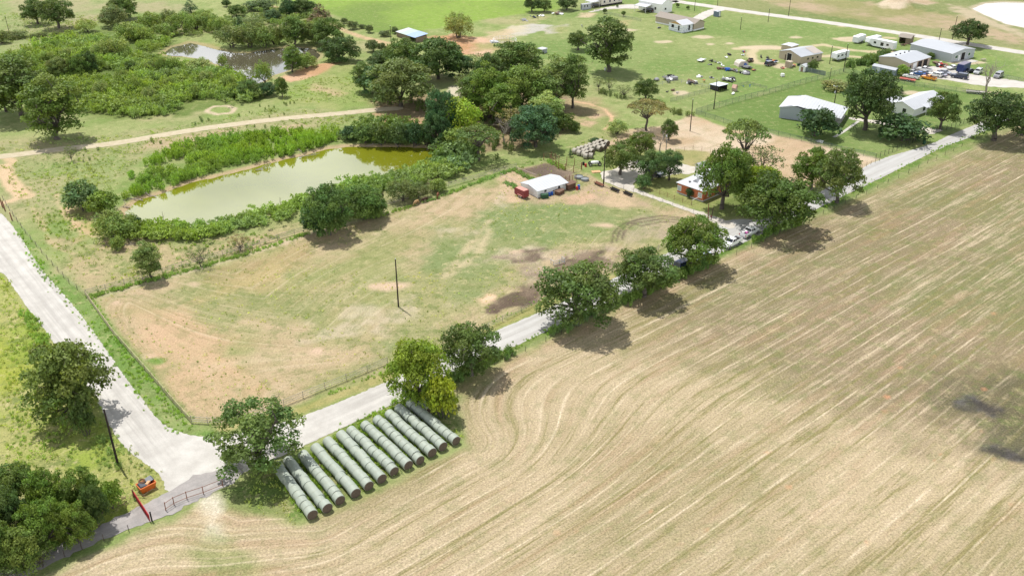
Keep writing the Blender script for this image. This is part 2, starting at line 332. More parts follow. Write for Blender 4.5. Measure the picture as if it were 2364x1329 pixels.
# west of the road, and the verges
paint([(-60,600),(0,615),(60,710),(130,800),(230,930),(265,1000),(330,1064),(385,1080),(385,1130),(300,1190),(180,1240),(50,1310),(-200,1400),(-200,700)], (.22,.27,.05), (.30,.29,.11), 1.5, 1, pr=(0,.9,.7), sc=.12)
paint([(-30,700),(70,830),(60,960),(-40,900)], (.26,.28,.045), (.19,.24,.05), 4, 4, .8, pr=(0,.6,.6), patch=(.1,.42))
for L_, w_, a_ in (([(25,520),(80,610),(150,690),(215,780),(290,880),(340,960),(400,1010),(450,1012),(500,1006)], 2.0, 1), ([(130,640),(200,700),(260,780),(330,860),(380,930),(430,980)], 1.6, 1)):
    paint(L_, (.13,.21,.05), (.20,.25,.09), 1.5, 1, a_, pr=(0,.7,.7), line=w_, sc=.2)
paint([(520,985),(700,945),(800,905),(900,868),(1000,822),(1110,768),(1245,706),(1420,640)], (.27,.25,.09), (.34,.29,.13), 1.2, .8, .95, pr=(0,.6,.5), line=1.2)
ROADLOW = [(541,1099),(706,1027),(800,983),(912,930),(1034,873),(1154,815),(1254,768),(1298,745),(1400,703),(1460,673),(1560,625),(1676,577),(1755,541),(1889,481),(1953,450),(2065,396),(2173,341),(2258,311),(2364,258)]
# the hay field east of the road
HAY = [(-200,1480),(180,1295),(372,1210),(470,1165),(515,1150),(560,1165),(640,1190),(690,1215),(1080,1030),(1060,935),(1160,842),(1300,775),(1400,730),(1480,692),(1600,625),(1690,590),(1800,542),(1900,500),(1990,462),(2100,405),(2265,335),(2364,285),(2600,180),(3200,700),(3200,1900),(-200,1900)]
paint(HAY, (.375,.30,.19), (.275,.228,.128), 2, 1.2, pr=(1,.3,1), sc=.035)
paint([(1500,690),(1900,500),(2364,300),(2600,300),(2600,1150),(2000,980),(1800,900),(1600,800)], (.205,.16,.098), (.155,.15,.07), 18, 10, .9, pr=(.9,.5,1), sc=.03)  # browner, greener part of the field, with cloud shadow put into its colour
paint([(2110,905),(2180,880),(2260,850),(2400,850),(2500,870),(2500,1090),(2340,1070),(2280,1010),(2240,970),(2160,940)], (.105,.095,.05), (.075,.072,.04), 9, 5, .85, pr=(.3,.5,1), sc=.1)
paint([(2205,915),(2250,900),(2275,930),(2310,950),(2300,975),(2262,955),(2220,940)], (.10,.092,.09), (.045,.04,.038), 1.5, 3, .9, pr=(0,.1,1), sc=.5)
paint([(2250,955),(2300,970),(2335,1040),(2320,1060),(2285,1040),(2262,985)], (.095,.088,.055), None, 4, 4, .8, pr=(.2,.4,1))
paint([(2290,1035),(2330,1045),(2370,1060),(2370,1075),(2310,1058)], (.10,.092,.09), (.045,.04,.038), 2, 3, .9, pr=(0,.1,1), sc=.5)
paint([(1060,900),(1170,842),(1300,778),(1480,695),(1690,596),(1800,548)], (.34,.24,.15), None, 3, 2, .6, line=1.5)
paint(ROADLOW[2:], (.10,.165,.035), (.16,.20,.06), 1.3, 1.2, pr=(0,.7,.7), line=2.1, sc=.3)
paint([(560,1110),(700,1040),(930,945),(1010,920),(1070,1010),(735,1185),(690,1210),(620,1190),(540,1170),(510,1140)], (.12,.18,.045), (.20,.21,.08), 1.5, 1.5, pr=(0,.9,.8), sc=.3)
paint([(470,1140),(520,1130),(560,1150),(660,1180),(560,1190),(480,1180)], (.17,.20,.07), (.28,.24,.13), 2, 2, .9)
paint([(455,1155),(497,1140),(515,1180),(505,1245),(470,1250),(470,1200)], (.56,.50,.40), (.46,.38,.26), 1.8, 2, .9, pr=(.2,.2,.8))
paint([(430,1250),(480,1235),(560,1260),(620,1340),(430,1340),(400,1300)], (.21,.225,.09), (.34,.29,.16), 4, 4, .8, pr=(.5,.5,1))
for i in range(46):                              # small red ant beds
    cx, cy = rng.uniform(900, 2340), rng.uniform(560, 1320)
    if cy > 1330 - (cx - 700) * .42 + 40: paint(ell(cx, cy, rng.uniform(2, 6), rng.uniform(1, 2.6), 8), (.56,.27,.15), None, .7, .4, .8, pr=(0,0,.6))
# cattle trails and bare bits near the pond
for L_, w_ in (([(8,385),(22,415),(45,440),(60,452)], 2.0), ([(0,360),(30,372),(15,395),(10,420),(40,450)], 1.2), ([(0,470),(30,462),(60,447)], 1.1),
               ([(75,480),(100,520),(112,555),(140,575),(195,595)], .55), ([(160,470),(150,490),(170,510),(180,520),(215,545),(250,545)], .8), ([(130,450),(135,475),(145,480)], .5), ([(170,512),(188,525),(186,540)], .6), ([(190,520),(240,530),(255,545)], .8), ([(250,570),(300,572),(420,572),(480,560),(560,540)], .5)):
    paint(L_, (.50,.36,.23), None, .9, .9, .85, pr=(0,.2,.6), line=w_)
paint([(60,480),(160,560),(200,640),(120,560)], (.36,.27,.17), (.24,.24,.10), 4, 4, .8, pr=(0,.8,.6))
paint([(180,480),(270,500),(250,560),(170,540)], (.30,.28,.09), (.42,.30,.17), 4, 4, .8, sc=.2)
paint([(250,540),(420,560),(560,545),(700,500),(715,530),(560,590),(220,680),(150,600)], (.22,.24,.09), (.35,.27,.16), 4, 4, .85, pr=(0,1,.7), sc=.12)
paint([(206,690),(420,632),(560,592),(715,540),(900,490)], (.43,.36,.25), None, 1, .8, .6, line=.7)
# driveway by the lot, dirt tracks round the workshops
for L_, w_ in (([(1700,113),(1740,108),(1790,112),(1850,110),(1900,104),(1960,115),(2010,120),(2060,119)], 1.6), ([(1745,112),(1735,125),(1745,145),(1770,148)], 1.6), ([(1895,131),(1940,128),(1990,133)], 1.4), ([(1930,90),(1990,86),(2060,88)], 1.6)):
    paint(L_, (.47,.38,.25), None, 1.6, 1.4, .85, pr=(0,.1,.5), line=w_)
for cx, cy, rx, ry in ((1760,110,50,5),(1960,92,30,6),(1800,152,22,6),(1620,86,26,4),(1530,97,22,3),(1640,103,8,2),(1685,101,8,2),(2170,128,40,6),(2230,145,50,4),(1570,215,20,5),(1838,87,12,2),(1450,70,20,3),(2110,215,50,4),(2290,215,30,3),(1945,60,14,3)):
    paint(ell(cx, cy, rx, ry), (.47,.38,.27), None, 1.5, 1.5, .85, pr=(0,.1,.5), seed=cx)
paint([(2150,108),(2250,120),(2320,140),(2200,140)], (.19,.25,.07), None, 3, 3, .7)
# banks of the ponds
POND_A = [(290,487),(325,459),(370,446),(410,431),(460,414),(520,402),(565,392),(610,378),(660,366),(700,358),(760,343),(800,337),(880,337),(960,338),(1003,340),(1013,350),(1004,366),(985,380),(900,405),(830,420),(760,440),(690,462),(600,492),(500,515),(400,524),(330,520),(300,508)]
POND_B = [(377,122),(400,108),(440,98),(478,107),(508,116),(540,121),(575,121),(626,112),(672,107),(725,112),(738,128),(720,145),(662,164),(636,170),(590,194),(570,192),(555,178),(520,154),(478,137),(425,128),(390,127)]
POND_C = [(2246,18),(2275,7),(2320,4),(2364,6),(2500,10),(2500,75),(2364,62),(2326,54),(2275,33)]
zz = np.zeros(N); PD = {}
for nm, P_, bank in (('a', POND_A, (.40,.29,.18)), ('b', POND_B, (.30,.25,.13)), ('c', POND_C, (.40,.34,.24))):
    Pw = W2(P_); ix = near(Pw, 8); d = sdist(gx[ix], gy[ix], Pw) + (fbm(gx[ix], gy[ix], .3, 77) - .5) * 1.6; PD[nm] = Pw
    zz[ix] = np.where(d > 0, -.4 + np.minimum(d, 2.2) / 2.2 * .4, np.maximum(-1.6, -.4 + d * .35))
    m = (np.clip((2.8 - d) / 1.5, 0, 1) * .85)[:, None]; alb[ix] = alb[ix]*(1-m) + np.array(bank)*m
    prm[ix, 1] *= (1 - m[:, 0])
# a heap of earth by the far pond, the low bank between the near ponds
for cx, cy, rx, ry, h in ((2080,12,45,12,3.5),(760,160,90,16,1.4)):
    c_ = G(cx, cy); sx = rx / SC(cy); sy = ry / (SC(cy) * math.sin(PITCH + math.atan((cy-664.5)/FPX)))
    q = ((gx-c_.x)/sx)**2 + ((gy-c_.y)/sy)**2; zz += h * np.exp(-q*1.6) * (.7 + .6*(n_fin))
zz[(gx > -290) & (gx < 290)] += ((n_fin - .5) * .06)[(gx > -290) & (gx < 290)]
# flow: distance from the field's edge (across the swaths) and along it, so swaths bend round the bale yard
fl = np.zeros((N, 2)); rd = W2([(600, 1070), (2258, 308)]); dr = (rd[1]-rd[0]) / np.linalg.norm(rd[1]-rd[0]); nr = np.array([dr[1], -dr[0]])
along = (gx-rd[0][0])*dr[0] + (gy-rd[0][1])*dr[1]; dline = (gx-rd[0][0])*nr[0] + (gy-rd[0][1])*nr[1]
dbale = sdist(gx, gy, W2([(500,1130),(640,1060),(960,915),(1062,1022),(735,1195),(560,1195)])); kk = 15.0
hh = np.clip(.5 + .5*(dbale-dline)/kk, 0, 1); dsm = dbale*(1-hh) + dline*hh - kk*hh*(1-hh)
wob = (fbm(gx, gy, .018, 91, 2) - .5) * 1.6
ww = np.clip((dline - 18) / 34, 0, 1); ww = ww*ww*(3-2*ww); dsm = dsm*(1-ww) + (dline + 3)*ww
fl[:, 0] = dsm + wob * .7; fl[:, 1] = along + wob
pv = W2([(440, 970), (200, 685)]); past_in = sdist(gx, gy, W2(PAST)) < 2
d1 = ldist(gx, gy, W2([(200,685),(560,597),(1000,462),(1190,392)])); d2 = ldist(gx, gy, W2([(200,685),(262,762),(335,850),(440,972)]))
hh = np.clip(.5 + .5*(d2-d1)/14, 0, 1); dp = d2*(1-hh) + d1*hh - 14*hh*(1-hh)
pd_ = W2([(700,800),(1060,560)]); pd_ = (pd_[1]-pd_[0])/np.linalg.norm(pd_[1]-pd_[0]); pu = (gx-pv[0][0])*pd_[1] - (gy-pv[0][1])*pd_[0] + (fbm(gx, gy, .015, 93, 2)-.5)*14
qq = np.clip((d2-6)/22, 0, 1); fl[past_in, 0] = (pu*qq + dp*(1-qq))[past_in]; fl[past_in, 1] = ((gx-pv[0][0])*pd_[0] + (gy-pv[0][1])*pd_[1])[past_in]
V = np.c_[gx, gy, zz]; ny_, nx_ = shp; ii = np.arange(N).reshape(shp)
F = np.stack([ii[:-1,:-1], ii[:-1,1:], ii[1:,1:], ii[1:,:-1]], -1).reshape(-1, 4)
gm = np_mesh('ground', V, F, None)
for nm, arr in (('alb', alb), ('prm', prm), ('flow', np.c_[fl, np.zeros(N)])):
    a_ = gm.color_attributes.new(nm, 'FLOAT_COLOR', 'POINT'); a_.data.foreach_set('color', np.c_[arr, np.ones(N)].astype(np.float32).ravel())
gm.polygons.foreach_set('use_smooth', [True] * len(F))
t = NT('ground'); obj_c = t.n('ShaderNodeTexCoord').outputs['Object']
A_ = t.n('ShaderNodeAttribute', attribute_name='alb').outputs['Color']; P_ = t.n('ShaderNodeSeparateColor'); t.l(t.n('ShaderNodeAttribute', attribute_name='prm').outputs['Color'], P_.inputs[0])
fa = t.n('ShaderNodeAttribute', attribute_name='flow').outputs['Vector']
def fvec(su, sv):
    m_ = t.n('ShaderNodeVectorMath', operation='MULTIPLY'); t.l(fa, m_.inputs[0]); m_.inputs[1].default_value = (su, sv, 1); return m_.outputs[0]
s1, s2, s3 = t.noise(fvec(.26, .009), 1, 4, .6), t.noise(fvec(.8, .035), 1, 5, .66), t.noise(fvec(2.2, .14), 1, 5, .68)
us = t.n('ShaderNodeSeparateXYZ'); t.l(fa, us.inputs[0])
def rows(gap, off, jit):                         # swath lines every gap metres, wandering a little
    q = t.math('FRACT', t.math('ADD', t.math('MULTIPLY', us.outputs[0], 1/gap), t.math('MULTIPLY_ADD', t.noise(fvec(.04, .006), 1, 2), jit, off)))
    return t.math('SUBTRACT', 1, t.math('ABSOLUTE', t.math('MULTIPLY_ADD', q, 2, -1)))
dash = t.ramp(t.noise(fvec(.34, .04), 1, 6, .72), .45, .60)
thick = t.noise(fvec(1.3, .16), 1, 4, .7)
l1 = t.math('MULTIPLY', t.ramp(t.math('ADD', rows(2.6, 0, .9), t.math('MULTIPLY_ADD', thick, .6, -.3)), .80, .98), dash)
l2 = t.math('MULTIPLY', t.ramp(t.math('ADD', rows(5.2, .42, .9), t.math('MULTIPLY_ADD', thick, .6, -.3)), .72, .98), t.ramp(t.noise(fvec(.3, .02), 1, 5, .68), .45, .62))
stripe = t.math('ADD', t.math('MULTIPLY', s1, .3), t.math('ADD', t.math('MULTIPLY', s2, .4), t.math('MULTIPLY', s3, .3)))
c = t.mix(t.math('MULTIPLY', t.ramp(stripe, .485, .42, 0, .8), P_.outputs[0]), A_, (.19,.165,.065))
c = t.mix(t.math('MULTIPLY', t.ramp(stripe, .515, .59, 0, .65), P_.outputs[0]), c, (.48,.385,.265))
c = t.mix(t.math('MULTIPLY', t.math('MULTIPLY', l2, .32), P_.outputs[0]), c, (.175,.175,.06))
c = t.mix(t.math('MULTIPLY', t.math('MULTIPLY', l1, .62), P_.outputs[0]), c, (.62,.51,.37))
s4 = t.noise(fvec(.30, .035), 1.0, 3)
c = t.mix(t.math('MULTIPLY', t.ramp(s4, .55, .66, 0, .4), P_.outputs[0]), c, (.30,.20,.12))
tf = t.math('MULTIPLY', t.ramp(t.noise(obj_c, .28, 8, .74), .50, .60), P_.outputs[1])
c = t.mix(t.math('MULTIPLY', tf, .8), c, (.115,.155,.042))
ts = t.math('MULTIPLY', t.ramp(t.noise(obj_c, .45, 8, .76), .53, .64), P_.outputs[1])
c = t.mix(t.math('MULTIPLY', ts, .7), c, (.45,.38,.21))
sp = t.math('MULTIPLY', t.ramp(t.noise(obj_c, 1.3, 5, .7), .575, .65), P_.outputs[1])
c = t.mix(t.math('MULTIPLY', sp, .8), c, (.065,.085,.028))
gr = t.noise(obj_c, 3.2, 5, .8)
g_lo = t.math('SUBTRACT', 1, t.math('MULTIPLY', P_.outputs[2], .55)); g_hi = t.math('ADD', 1, t.math('MULTIPLY', P_.outputs[2], .55))
gm_ = t.n('ShaderNodeMapRange'); gm_.inputs[1].default_value = .3; gm_.inputs[2].default_value = .7
t.l(gr, gm_.inputs[0]); t.l(g_lo, gm_.inputs[3]); t.l(g_hi, gm_.inputs[4])
c = t.mix(1.0, c, gm_.outputs[0], 'MULTIPLY')
bp = t.n('ShaderNodeBump'); bp.inputs['Strength'].default_value = .8; bp.inputs['Distance'].default_value = .22
t.l(t.math('ADD', t.noise(obj_c, 1.8, 5, .7), t.math('MULTIPLY', s3, P_.outputs[0])), bp.inputs['Height']); t.l(bp.outputs['Normal'], t.b.inputs['Normal'])
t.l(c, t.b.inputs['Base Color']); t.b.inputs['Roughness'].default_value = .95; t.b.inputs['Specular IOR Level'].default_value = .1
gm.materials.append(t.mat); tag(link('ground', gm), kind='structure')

# ------------------------------------------------------------------ roads: sheets with ragged edges
def ragged(P, step=.8, amp=.35, seed=3):
    out = []; n = len(P); r_ = np.random.default_rng(seed)
    for i in range(n):
        a, b = P[i], P[(i+1) % n]; L = np.linalg.norm(b-a); m = max(1, int(L/step)); nn = np.array([b[1]-a[1], a[0]-b[0]]) / max(L, 1e-6)
        for j in range(m): out.append(a + (b-a)*j/m + nn * r_.normal(0, amp) * .5)
    return np.array(out)
def smooth(P, it=2):                             # Chaikin
    for _ in range(it): P = np.concatenate([np.stack([P*.75 + np.roll(P, -1, 0)*.25, P*.25 + np.roll(P, -1, 0)*.75], 1).reshape(-1, 2)])
    return P
def sheet(name, pts, z, mat, step=.8, amp=.35, sm=1, seed=3, world=False):
    import mathutils
    P = np.array(pts) if world else W2(pts)
    P = ragged(smooth(P, sm) if sm else P, step, amp, seed)
    tri = mathutils.geometry.tessellate_polygon([[Vector((*p, 0)) for p in P]])
    me = bpy.data.meshes.new(name); me.from_pydata([(*p, z) for p in P], [], [tuple(q) if ((P[q[1]]-P[q[0]])[0]*(P[q[2]]-P[q[0]])[1] - (P[q[1]]-P[q[0]])[1]*(P[q[2]]-P[q[0]])[0]) > 0 else tuple(q[::-1]) for q in tri])
    me.materials.append(mat); return tag(link(name, me), kind='structure')
def strip(name, line, wpx, z, mat, **kw):        # a track of given half width in metres round a line of photo points
    P = W2(line); L, Rr = [], []
    for i, p in enumerate(P):
        d = P[min(i+1, len(P)-1)] - P[max(i-1, 0)]; d /= np.linalg.norm(d); q = np.array([-d[1], d[0]]) * wpx; L.append(p+q); Rr.append(p-q)
    return sheet(name, L + Rr[::-1], z, mat, world=True, **kw)
def gravel(name, col, col2, scale=.35, rut=None, east=None):
    t = NT(name); oc = t.n('ShaderNodeTexCoord').outputs['Object']
    c = t.mix(t.ramp(t.noise(oc, scale, 6, .65), .35, .65), col, col2)
    if east:                                     # the gravel gives way to grey chip seal along the road
        sx2 = t.n('ShaderNodeSeparateXYZ'); t.l(oc, sx2.inputs[0])
        c = t.mix(t.ramp(t.math('ADD', sx2.outputs[0], t.math('MULTIPLY', t.noise(oc, .1, 3), 20)), -20, 30), c, t.mix(t.noise(oc, .4, 5), tuple(x*.86 for x in east), east))
    for ang, part in ((rut, 1), (LEFT_A, 0)) if east else ((rut, 2),) if rut else ():   # wheel lines along the run of the road
        m_ = t.n('ShaderNodeMapping'); m_.inputs['Rotation'].default_value = (0, 0, -ang); t.l(oc, m_.inputs['Vector'])
        v_ = t.n('ShaderNodeVectorMath', operation='MULTIPLY'); t.l(m_.outputs[0], v_.inputs[0]); v_.inputs[1].default_value = (.025, .8, 1)
        k_ = t.ramp(t.noise(v_.outputs[0], 1, 5, .66), .42, .62, 0, .75)
        if part < 2: k_ = t.math('MULTIPLY', k_, t.ramp(sx2.outputs[0], -38, -22, 0, .8) if part else t.ramp(sx2.outputs[0], -58, -50, .8, 0))
        c = t.mix(k_, c, tuple(x*.74 for x in col2))
    c = t.mix(1.0, c, t.mix(t.noise(oc, 5, 4, .8), (.75,)*3, (1.25,)*3), 'MULTIPLY')
    t.l(c, t.b.inputs['Base Color']); t.b.inputs['Roughness'].default_value = .95; t.b.inputs['Specular IOR Level'].default_value = .1
    bp = t.n('ShaderNodeBump'); bp.inputs['Strength'].default_value = .4; bp.inputs['Distance'].default_value = .05
    t.l(t.noise(oc, 4, 4, .8), bp.inputs['Height']); t.l(bp.outputs['Normal'], t.b.inputs['Normal']); return t.mat
_a, _b = G(190,760), G(20,560); LEFT_A = math.atan2((_b-_a).y, (_b-_a).x)
ROAD_M = gravel('pale_caliche_road', (.51,.485,.445), (.41,.385,.35), .3, math.atan2(dr[1], dr[0]), (.45,.44,.42))
LANE_M = gravel('grey_gravel_lane', (.26,.245,.235), (.36,.33,.31), .5, math.atan2(dr[1], dr[0]))
DRIVE_M = gravel('pale_gravel_drive', (.52,.48,.42), (.43,.39,.33), .5)
DIRT_M = gravel('dirt_track', (.46,.40,.29), (.39,.33,.22), .5)
YARD_M = gravel('white_gravel_yard', (.50,.47,.43), (.42,.39,.35), .3)
sheet('country_road', [(-260,330),(0,487),(37,531),(91,616),(139,670),(183,721),(223,775),(262,830),(296,880),(325,915),(345,945),(368,970),(396,990),(435,1004),(480,1009),(540,1002),(620,985),(694,962),(800,921),(890,882),(1000,830),(1122,773),(1278,707),(1420,641),(1530,590),(1620,545),(1668,512),(1700,505),(1760,508),(1800,490),(1870,456),(1960,407),(2024,369),(2146,335),(2197,310),(2255,287),(2364,236),(2600,125),(2640,140),(2364,257),(2258,311),(2173,341),(2065,396),(1953,450),(1889,481),(1755,543),(1676,579),(1560,628),(1460,676),(1400,705),(1298,745),(1254,768),(1154,815),(1034,873),(912,930),(800,983),(706,1027),(620,1066),(541,1099),(505,1118),(440,1128),(383,1140),(376,1100),(332,1066),(290,1037),(257,990),(226,925),(180,865),(129,799),(105,762),(71,721),(34,667),(0,620),(-260,560)], .03, ROAD_M, .35, .14)
sheet('gravel_lane', [(560,1060),(528,1082),(474,1088),(425,1112),(383,1137),(345,1159),(281,1189),(183,1236),(101,1272),(50,1302),(-150,1400),(-150,1440),(51,1332),(179,1274),(281,1226),(372,1196),(508,1131),(556,1102)], .05, LANE_M, .6, .35)
sheet('house_drive', [(1700,516),(1632,494),(1566,473),(1496,447),(1468,437),(1461,424),(1478,411),(1530,410),(1566,400),(1590,404),(1616,394),(1612,388),(1571,377),(1540,380),(1500,374),(1478,366),(1440,374),(1420,392),(1390,396),(1385,408),(1400,423),(1461,443),(1524,464),(1617,499),(1660,520),(1690,530)], .045, DRIVE_M, .7, .3)
strip('dirt_track', [(-40,366),(0,362),(60,355),(130,345),(260,333),(390,309),(510,291),(640,275),(780,263),(870,253),(930,250)], 2.0, .03, DIRT_M, sm=1, step=.6, amp=.14)
strip('back_road', [(1480,-8),(1564,4),(1666,19),(1733,29),(1903,51),(2072,76),(2241,103),(2364,122),(2600,160)], 3.0, .03, YARD_M, sm=1, step=2)
strip('gravel_spur', [(1668,20),(1640,28),(1618,40),(1600,50)], 2.8, .04, YARD_M, sm=1)
sheet('far_driveway', [(1356,28),(1407,16),(1437,11),(1500,11),(1560,0),(1570,5),(1520,18),(1469,21),(1437,20),(1391,23),(1368,29)], .03, YARD_M, 1.5, .5)
sheet('parking_yard', [(2094,172),(2100,162),(2116,155),(2152,153),(2191,158),(2224,168),(2289,179),(2364,189),(2500,205),(2500,222),(2364,203),(2297,202),(2224,192),(2183,184),(2126,178)], .03, YARD_M, 1, .5)
sheet('yard_drive', [(2170,305),(2140,312),(2130,306),(2080,296),(2010,284),(1960,276),(1960,270),(2010,277),(2080,286),(2140,295),(2180,300)], .03, DRIVE_M, 1, .3)
strip('garden_path', [(1982,280),(1945,306),(1925,317)], .45, .035, M('concrete', (.45,.43,.39), .9, .12, 1), sm=0, amp=.02)
# ------------------------------------------------------------------ water
def water(name, Pw, col, z, rough):
    import mathutils
    c_ = Pw.mean(0); d = Pw - c_; P = c_ + d * (1 + 1.2 / np.linalg.norm(d, axis=1))[:, None]
    tri = mathutils.geometry.tessellate_polygon([[Vector((*p, 0)) for p in P]])
    me = bpy.data.meshes.new(name); me.from_pydata([(*p, z) for p in P], [], [tuple(q) if np.cross(P[q[1]]-P[q[0]], P[q[2]]-P[q[0]]) > 0 else tuple(q[::-1]) for q in tri])
    t = NT(name); oc = t.n('ShaderNodeTexCoord').outputs['Object']
    t.l(t.mix(t.ramp(t.noise(oc, .05, 4), .35, .65), col, tuple(x*.8 for x in col)), t.b.inputs['Base Color']); t.b.inputs['Roughness'].default_value = rough
    t.b.inputs['IOR'].default_value = 1.68; t.b.inputs['Specular IOR Level'].default_value = 1.0
    bp = t.n('ShaderNodeBump'); bp.inputs['Strength'].default_value = .04; bp.inputs['Distance'].default_value = .03
    t.l(t.noise(oc, 1.2, 3), bp.inputs['Height']); t.l(bp.outputs['Normal'], t.b.inputs['Normal'])
    me.materials.append(t.mat); return tag(link(name, me), kind='structure')
water('stock_pond', PD['a'], (.175,.185,.012), -.36, .05)
water('reedy_pond', PD['b'], (.105,.095,.06), -.36, .04)
water('muddy_pond', PD['c'], (.52,.47,.40), -.36, .25)
# ------------------------------------------------------------------ vegetation: leaf-by-leaf crowns
def unit(v): return v / np.maximum(1e-9, np.linalg.norm(v, axis=1))[:, None]
def leaf_quads(P, Nn, size, r):                  # one bent diamond per leaf spray
    n = len(P); t_ = unit(np.cross(Nn, r.normal(size=(n, 3)))); b = np.cross(Nn, t_); s = (size * r.uniform(.5, 1.6, n))[:, None]
    V_ = np.stack([P - t_*s*.55, P + b*s*.36 - Nn*s*.1, P + t_*s*.55, P - b*s*.36 - Nn*s*.1], 1).reshape(-1, 3)
    return V_, np.arange(n*4).reshape(-1, 4)
def crown_mesh(name, clumps, per, leaf, seed, droop=0.0, updown=.35, var=.22):
    r = np.random.default_rng(seed); Ps, Ns, T = [], [], []
    for (c, rad) in clumps:
        n = int(per * rad[0] * rad[0]); d = unit(r.normal(size=(n, 3)))
        d[:, 2] = np.where(d[:, 2] < -.35, -d[:, 2]*.8, d[:, 2])
        q = r.uniform(.45, 1.08, n) ** .6; bumps = 1 + .22*np.sin(d[:, 0]*5 + c[0]*3)*np.sin(d[:, 1]*5 + c[1]*3)
        p = np.array(c) + d * np.array(rad) * (q*bumps)[:, None]; p[:, 2] -= droop * (d[:, 0]**2 + d[:, 1]**2)
        Ps.append(p); Ns.append(unit(d*.7 + np.array([0, 0, updown]) + r.normal(size=(n, 3))*.55))
        ct = r.uniform(1-var, 1+var); hue = r.uniform(-.12, .12)
        lt = r.uniform(.72, 1.28, n) * ct
        T.append(np.stack([lt*(1+hue), lt, lt*(1-hue*.5)], 1))
    P, Nn, T = np.concatenate(Ps), np.concatenate(Ns), np.concatenate(T)
    V_, F_ = leaf_quads(P, Nn, leaf, r); return np_mesh(name, V_, F_, FOL, np.repeat(T, 4, 0))
def limb(mb, pts, r0, r1, n=6):
    k = len(pts) - 1
    for i in range(k): mb.tube(pts[i], pts[i+1], r0+(r1-r0)*i/k, r0+(r1-r0)*(i+1)/k, n, cap=False)
def bent(a, b, r, j=.12):
    a, b = np.array(a, float), np.array(b, float); L = np.linalg.norm(b-a)
    return [a] + [a + (b-a)*t + r.normal(size=3)*L*j*np.array([1,1,.5]) for t in (.35, .7)] + [b]
def trunk_mesh(name, clumps, fork, r0, seed, stems=1, mat=None, n_limb=12, twig=True):
    r = np.random.default_rng(seed); mb = MB()
    for s_ in range(stems):
        bx, by = (r.uniform(-.35, .35, 2) if stems > 1 else (0, 0)); f = np.array([bx*2.2, by*2.2, fork])
        limb(mb, bent((bx, by, -.3), f, r, .05), r0*1.25, r0*.8, 8)
        ids = r.permutation(len(clumps))[:max(3, n_limb//stems)]
        for i in ids:
            c, rad = clumps[i]; limb(mb, bent(f - np.array([0, 0, .3]), c, r), r0*.5, r0*.12, 5)
            for _ in range(2 if twig else 0): limb(mb, bent(c, np.array(c) + r.normal(size=3)*np.array(rad)*.7, r), r0*.14, .015, 4)
    return mb.mesh(name, mat or BARK, True)
def shell(n, R3, cz, r, low=-.3, inner=.62, rad=(1.1, 1.9), flat=.8):
    out = []
    for i in range(n):
        t_ = i * 2.399963 + r.uniform(-.4, .4); z = low + (1-low)*(i+.5)/n; z = min(.98, z + r.uniform(-.08, .08)); rr = math.sqrt(max(0, 1-(z if z > 0 else z*.72)**2))
        q = r.uniform(inner, .95); k_ = r.uniform(*rad)
        out.append(((R3[0]*rr*math.cos(t_)*q, R3[1]*rr*math.sin(t_)*q, cz + R3[2]*z*q), (k_, k_, k_*flat)))
    for i in range(n//5): out.append((tuple(r.normal(size=3)*np.array(R3)*.25 + np.array([0, 0, cz])), (rad[1],)*3))
    return out
PROTO = {}
def proto(kind, i, clumps, per, leaf, fork, r0, **kw):
    ck = {k: kw.pop(k) for k in ('droop', 'updown', 'var') if k in kw}
    sd_ = hash_(kind) + i * 13
    cm = crown_mesh(kind + '_crown', clumps, per, leaf, sd_, **ck); tm = trunk_mesh(kind + '_trunk', clumps, fork, r0, sd_, **kw)
    v = np.empty(len(cm.vertices)*3, np.float32); cm.vertices.foreach_get('co', v); v = v.reshape(-1, 3)
    lo, hi = np.percentile(v, 1, 0), np.percentile(v, 99.3, 0)
    PROTO.setdefault(kind, []).append((cm, tm, max(hi[0]-lo[0], hi[1]-lo[1])*.97, hi[2]))
def hash_(s): return sum(ord(c_)*(i+3) for i, c_ in enumerate(s)) % 9999
for i in range(5):
    r = np.random.default_rng(100+i)
    proto('oak', i, shell(38, (5, 5, 4.0), 5.0, r, low=-.72, rad=(.95, 1.6), inner=.62), 130, .30, 2.2, .38)
for i in range(3):
    r = np.random.default_rng(200+i)
    proto('open', i, shell(44, (4.8, 4.8, 4.4), 4.7, r, low=-.95, rad=(.8, 1.3), inner=.7), 165, .27, 2.3, .34, n_limb=18)
for i in range(4):
    r = np.random.default_rng(250+i)
    proto('dense', i, shell(46, (4.7, 4.7, 4.3), 4.4, r, low=-.92, rad=(.9, 1.55), inner=.62), 130, .30, 1.6, .32)
for i in range(3):
    r = np.random.default_rng(300+i)
    proto('tall', i, shell(44, (3.3, 3.3, 5.6), 6.6, r, low=-.93, rad=(.9, 1.45), inner=.62), 130, .29, 2.4, .30, n_limb=16)
for i in range(3):
    r = np.random.default_rng(400+i)
    proto('willow', i, shell(34, (3.2, 3.2, 2.6), 3.2, r, low=-.75, rad=(.6, 1.05), inner=.65, flat=1.35), 150, .24, 1.0, .16, stems=3, droop=.35, updown=.2, var=.15)
for i in range(3):
    r = np.random.default_rng(500+i)
    proto('bush', i, shell(22, (1.7, 1.7, 1.5), 1.45, r, low=-.7, rad=(.5, .85), inner=.6), 170, .23, .5, .07, stems=3, n_limb=9, twig=False)
for i in range(2):
    r = np.random.default_rng(600+i)
    proto('juniper', i, [((.9*(1-z/5.2)*math.cos(q)*1.4, .9*(1-z/5.2)*math.sin(q)*1.4, .5+z), (.85*(1-z/6.5),)*2 + (.9,)) for z, q in zip(np.linspace(.1, 4.8, 26), r.uniform(0, 40, 26))], 130, .22, 1.2, .12, twig=False)
r = np.random.default_rng(701)
